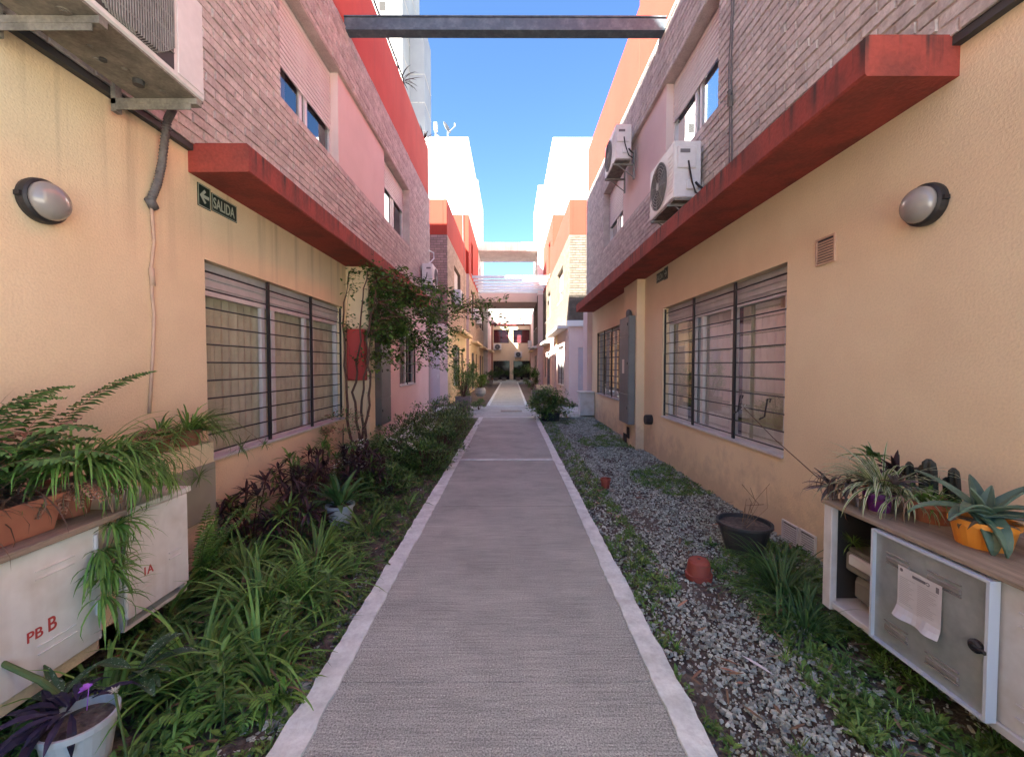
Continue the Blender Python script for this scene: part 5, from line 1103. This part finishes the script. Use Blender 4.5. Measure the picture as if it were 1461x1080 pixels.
# --- right bed pots
pc = (1.92, 3.42, -.04); pot('plant_pot', pc, .20, .13, .26, 'blackpot', 'big black plastic pot, nearly bare, on the gravel by the right wall', rim=.012)
b = plant('dry_weed', 'thin dry seedling rising from the big black pot', (1.98, 3.45, .18), 'weed'); m = MB()
for k in range(7): m.tube([(1.95 + rnd.uniform(-.08, .08), 3.42 + rnd.uniform(-.08, .08), .18), (1.98 + rnd.uniform(-.12, .12), 3.42 + rnd.uniform(-.1, .1), .32 + rnd.uniform(0, .1)), (2.0 + rnd.uniform(-.15, .15), 3.4 + rnd.uniform(-.1, .1), .42 + rnd.uniform(-.05, .16))], .0022, 4)
m.build('stalks', M['straw'], b)
b = thing('terracotta_pot', (1.37, 3.02, -.04), 'upturned red terracotta pot lying on the gravel', 'plant pot'); m = MB(); m.lathe((1.37, 3.02, -.045), [(.092, 0), (.094, .035), (.084, .038), (.074, .12), (.06, .136), (.02, .14)], 28); m.build('body', M['terrar'], b, smooth=False)
m = MB(); m.lathe((1.37, 3.02, .094), [(.012, 0), (.012, .0015)], 12); m.build('drain_hole', M['black'], b)
b = thing('terracotta_pot', (1.19, 5.25, -.04), 'small red pot standing on the gravel farther along', 'plant pot'); m = MB(); m.lathe((1.19, 5.25, -.045), [(.045, 0), (.058, .10), (.064, .10), (.064, .13), (.056, .13), (.05, .06)], 20); m.build('body', M['terrar'], b); m = MB(); m.lathe((1.19, 5.25, .03), [(.052, 0), (.01, .006)], 16); m.build('soil', M['soil'], b)
b = thing('planter', (1.05, 11.7, 0), 'dark round planter at the far end of the gravel bed', 'planter'); m = MB(); m.lathe((1.1, 11.7, -.05), [(.24, 0), (.27, .22), (.29, .22), (.29, .26), (.26, .26), (.25, .2)], 24); m.build('body', M['blackpot'], b); m = MB(); m.lathe((1.1, 11.7, .17), [(.25, 0), (.05, .02)], 20); m.build('soil', M['soil'], b)
shrub((1.05, 11.7, .12), (.66, .5, .40), 3600, 'bushy dark green shrub in the dark planter where the path meets the passage', ('leafd', 'leaf', 'leaf'), .075, 30, .5, group=None, zc=.30, el=(-.6, 1.2))

# --- middle distance planting
b = thing('planter', (-1.55, 14.2, 0), 'square concrete planter at the left of the passage', 'planter'); m = MB(); taper(m, -1.85, -1.35, 13.9, 14.4, 0.001, .46, t=.02, wl=.03); m.box((-1.81, 13.94, .38), (-1.39, 14.36, .42)); m.build('body', M['stonepot'], b)
shrub((-1.6, 14.2, .42), (.42, .4, .6), 1500, 'tall loose green shrub in the square concrete planter', ('leaf', 'fern', 'leafl'), .11, 22, .25, group=None, zc=.75)
shrub((-1.1, 14.35, 0), (.25, .25, .2), 500, 'low shrub at the foot of the square concrete planter', ('leaf', 'strap'), .08, 10, .3, group=None)
b = thing('planter', (-1.5, 20.5, 0), 'rounded white planter before the second left house', 'planter'); m = MB(); m.lathe((-1.5, 20.5, 0), [(.16, 0), (.27, .15), (.28, .3), (.22, .42), (.2, .42), (.2, .3)], 20); m.build('body', M['whitepot'], b)
shrub((-1.5, 20.5, .35), (.5, .5, .4), 1100, 'yellow green shrub in the rounded white planter', ('leaf', 'leafl'), .12, 16, .35, group=None, zc=.45)
shrub((-2.0, 17.6, 0), (.4, .4, .7), 1000, 'tall shrub at the corner of the second left house', ('leaf', 'fern'), .12, 16, .3, group=None)
b = thing('planter', (1.35, 18.5, 0), 'low concrete planter right of the far path', 'planter'); m = MB(); taper(m, .9, 1.6, 17.9, 18.7, .001, .42, t=.02, wl=.04); m.box((.95, 17.95, .3), (1.55, 18.65, .36)); m.build('body', M['stonepot'], b)
b = thing('planter', (1.3, 21.5, 0), 'ochre box planter behind the low concrete planter', 'planter'); m = MB(); taper(m, 1.3, 2.1, 21, 21.8, .001, .5, t=.01, wl=.04); m.box((1.35, 21.05, .4), (2.05, 21.75, .44)); m.build('body', M['ochre_r'], b)
shrub((1.3, 26, 0), (.45, .5, .7), 1000, 'dark shrub right of the path before the end building', ('leafd', 'leaf'), .16, 14, .3, group=None)
for (x, y, h, lab) in ((-1.5, 41.5, .9, 'dark potted plant left of the end glazing'), (-.7, 42, .7, 'dark potted plant by the left end glazing'), (.7, 42, .8, 'dark potted plant before the middle of the end building'), (1.4, 40.5, 1.2, 'tall dark potted palm right of the path end'), (-1.7, 34, .6, 'low shrub at the left edge of the far path')):
    b = shrub((x, y, .3), (.5, .4, h * .55), 420, lab, ('leafd',), .26, 12, .2, group='potted plants at the end of the alley'); m = MB(); m.lathe((x, y, 0), [(.2, 0), (.28, .35), (.24, .35), (.2, .3)], 14); m.build('pot', M['stonepot'], b)
for (x, y, lab) in ((-2.62, 10.25, 'tuft of leaves overhanging the parapet of the near left house'), (-2.62, 12.9, 'small tuft on the far corner of the left parapet')):
    b = plant('parapet_plant', lab, (x, y, 8.3), 'plant'); m = MB(); clump(m, (x, y, 8.3), 30, .4, .03, (.0, 1.2), (.5, 2.0), .1, seg=4); m.build('leaves', M['redleaf'], b)

# ------------------------------------------------------------------ gravel and ground cover
gr = random.Random(5)
def soft(x, y, s=1.0, o=0): return (math.sin(x * 3.1 * s + o) + math.sin(y * 2.3 * s + 1.7 + o) + math.sin((x * 1.7 + y * 2.9) * s + o * 2) + math.sin((x * 4.3 - y * 1.9) * s + 2 + o)) / 4
def stone(mb, x, y, z, s):
    a = gr.uniform(0, 6.3); ca, sa = math.cos(a), math.sin(a); lx, ly, lz = s * gr.uniform(.7, 1.25), s * gr.uniform(.5, .9), s * gr.uniform(.35, .6)
    tx, ty = gr.uniform(-.5, .5), gr.uniform(-.5, .5); k = len(mb.v)
    for (i, j, l) in ((-1,-1,-1),(1,-1,-1),(1,1,-1),(-1,1,-1),(-1,-1,1),(1,-1,1),(1,1,1),(-1,1,1)):
        q = .5 * gr.uniform(.62, 1.05); f_ = (.72 if l > 0 else 1)
        px, py, pz = i * lx * q * f_, j * ly * q * f_, l * lz * q; pz += px * tx * .6 + py * ty * .6
        mb.v.append((x + px * ca - py * sa, y + px * sa + py * ca, z + pz))
    for f in ((0,3,2,1),(4,5,6,7),(0,1,5,4),(1,2,6,5),(2,3,7,6),(3,0,4,7)): mb.f.append(tuple(k + i for i in f)); mb.m.append(0)
mb = MB(); n = 0
for _ in range(56000):
    y = 1.3 + 14.2 * gr.random() ** 1.4; x = gr.uniform(.80, 2.44)
    if y < 3.0 and soft(x, y, 1.3) > .28 and gr.random() < .8: continue
    if x < 1.05 and gr.random() < .35: continue
    if soft(x, y, 2.1, 5) > .35 and gr.random() < .6: continue
    s = .009 + .021 * gr.random() ** 1.7 * (1 if y < 6 else 1.25 if y < 9 else 1.7); 
    if y < 2.4: s *= 1.08
    stone(mb, x, y, -.048 + gr.uniform(0, .018), s)
tag(mb.build('gravel', M['stone'], origin=(0,0,0)), 'grey crushed gravel filling the right bed', 'gravel', kind='stuff')
mb = MB()
for _ in range(700):
    y = gr.uniform(1.2, 3.2) if gr.random() < .7 else gr.uniform(3, 12); x = gr.uniform(-1.25, -.94); stone(mb, x, y, -.05, gr.uniform(.012, .03))
for _ in range(160): stone(mb, gr.uniform(-1.05, -.96), gr.uniform(1.75, 2.1), -.04, gr.uniform(.02, .05))
tag(mb.build('loose_pebbles', M['stone'], origin=(0,0,0)), 'loose pebbles and crumbs along the left curb', 'pebbles', kind='stuff')
def weeds(mb, x, y, z, s, kind):
    if kind == 0:    # rosette of small round leaves
        for _ in range(gr.randrange(5, 10)): a = gr.uniform(0, 6.3); mb.blade((x + gr.uniform(-.3, .3) * s, y + gr.uniform(-.3, .3) * s, z + gr.uniform(0, .4) * s), a, gr.uniform(.1, 1.1), s * gr.uniform(.35, .8), s * gr.uniform(.2, .4), gr.uniform(.3, 1.4), 2, 'leaf', gr.choice((0, 0, 1)), .25)
    else:            # grass tuft
        for _ in range(gr.randrange(6, 14)): a = gr.uniform(0, 6.3); mb.blade((x, y, z), a, gr.uniform(.5, 1.45), s * gr.uniform(.7, 1.7), .006, gr.uniform(.4, 2), 3, 'strap', gr.choice((0, 1, 2)))
mb = MB()
for _ in range(14000):
    y = 1.15 + 12 * gr.random() ** 1.4; x = gr.uniform(.82, 2.42)
    near_curb = x < 1.16 and soft(x * 2, y, 1.2, 3) > -.2 - (.35 if y > 4 else 0)
    patch = soft(x, y, .9, 1.1) > .18 and y > 2.2
    wallside = (x > 1.5 and 1.9 < y < 3.6 and soft(x, y, 1, 2) > -.45) or (x > 1.42 and y < 2.3 and x < 2.3 and soft(x, y, 1.7, .4) > -.1 and x > 1.25 + (2.3 - y) * .0)
    if not (near_curb or patch or wallside): continue
    if soft(x, y, 5.3, 2) < -.15 and gr.random() < .8: continue
    weeds(mb, x, y, -.045, gr.uniform(.03, .07) * (1.2 if wallside else 1), 0 if gr.random() < .7 else 1)
tag(mb.build('ground_cover', [M['leaf'], M['fern'], M['strap']], origin=(0,0,0)), 'low weeds and grass growing through the right gravel bed', 'weeds', kind='stuff')
mb = MB()
for _ in range(9000):
    y = 1.0 + 12.2 * gr.random() ** 1.3; x = gr.uniform(-2.58, -.90)
    if soft(x, y, 4.1, 1) < -.3 and gr.random() < .7: continue
    weeds(mb, x, y, -.045, gr.uniform(.04, .10) * (1 if x < -1.15 else .65), 0 if gr.random() < .6 else 1)
tag(mb.build('ground_cover', [M['leaf'], M['fern'], M['strapd']], origin=(0,0,0)), 'low weeds and grass covering the left flower bed', 'weeds', kind='stuff')
mb = MB()
for _ in range(500):
    side_ = gr.random() < .6; x = gr.uniform(-2.4, -1.0) if side_ else gr.uniform(.85, 2.4); y = gr.uniform(1.2, 6)
    mb.blade((x, y, -.02 + gr.uniform(0, .02)), gr.uniform(0, 6.3), gr.uniform(-.1, .2), gr.uniform(.03, .12), gr.uniform(.006, .02), gr.uniform(-.5, .5), 3, 'leaf', gr.choice((0, 1)), .2)
tag(mb.build('leaf_litter', [M['straw'], M['pinkleaf']], origin=(0,0,0)), 'dry fallen leaves scattered over both beds', 'leaf litter', kind='stuff')
for (x, y, a, l, lab) in ((1.28, 2.0, 2.1, .16, 'pale dry leaf blade lying on the gravel beside the weeds'), (1.55, 1.5, 2.9, .24, 'long pale dry leaf on the gravel at the lower right')):
    mb = MB(); mb.blade((x, y, -.005), a, .05, l, .02, .1, 5, 'leaf', 0, .2); tag(mb.build('dry_leaf', M['paper']), lab, 'dry leaf')
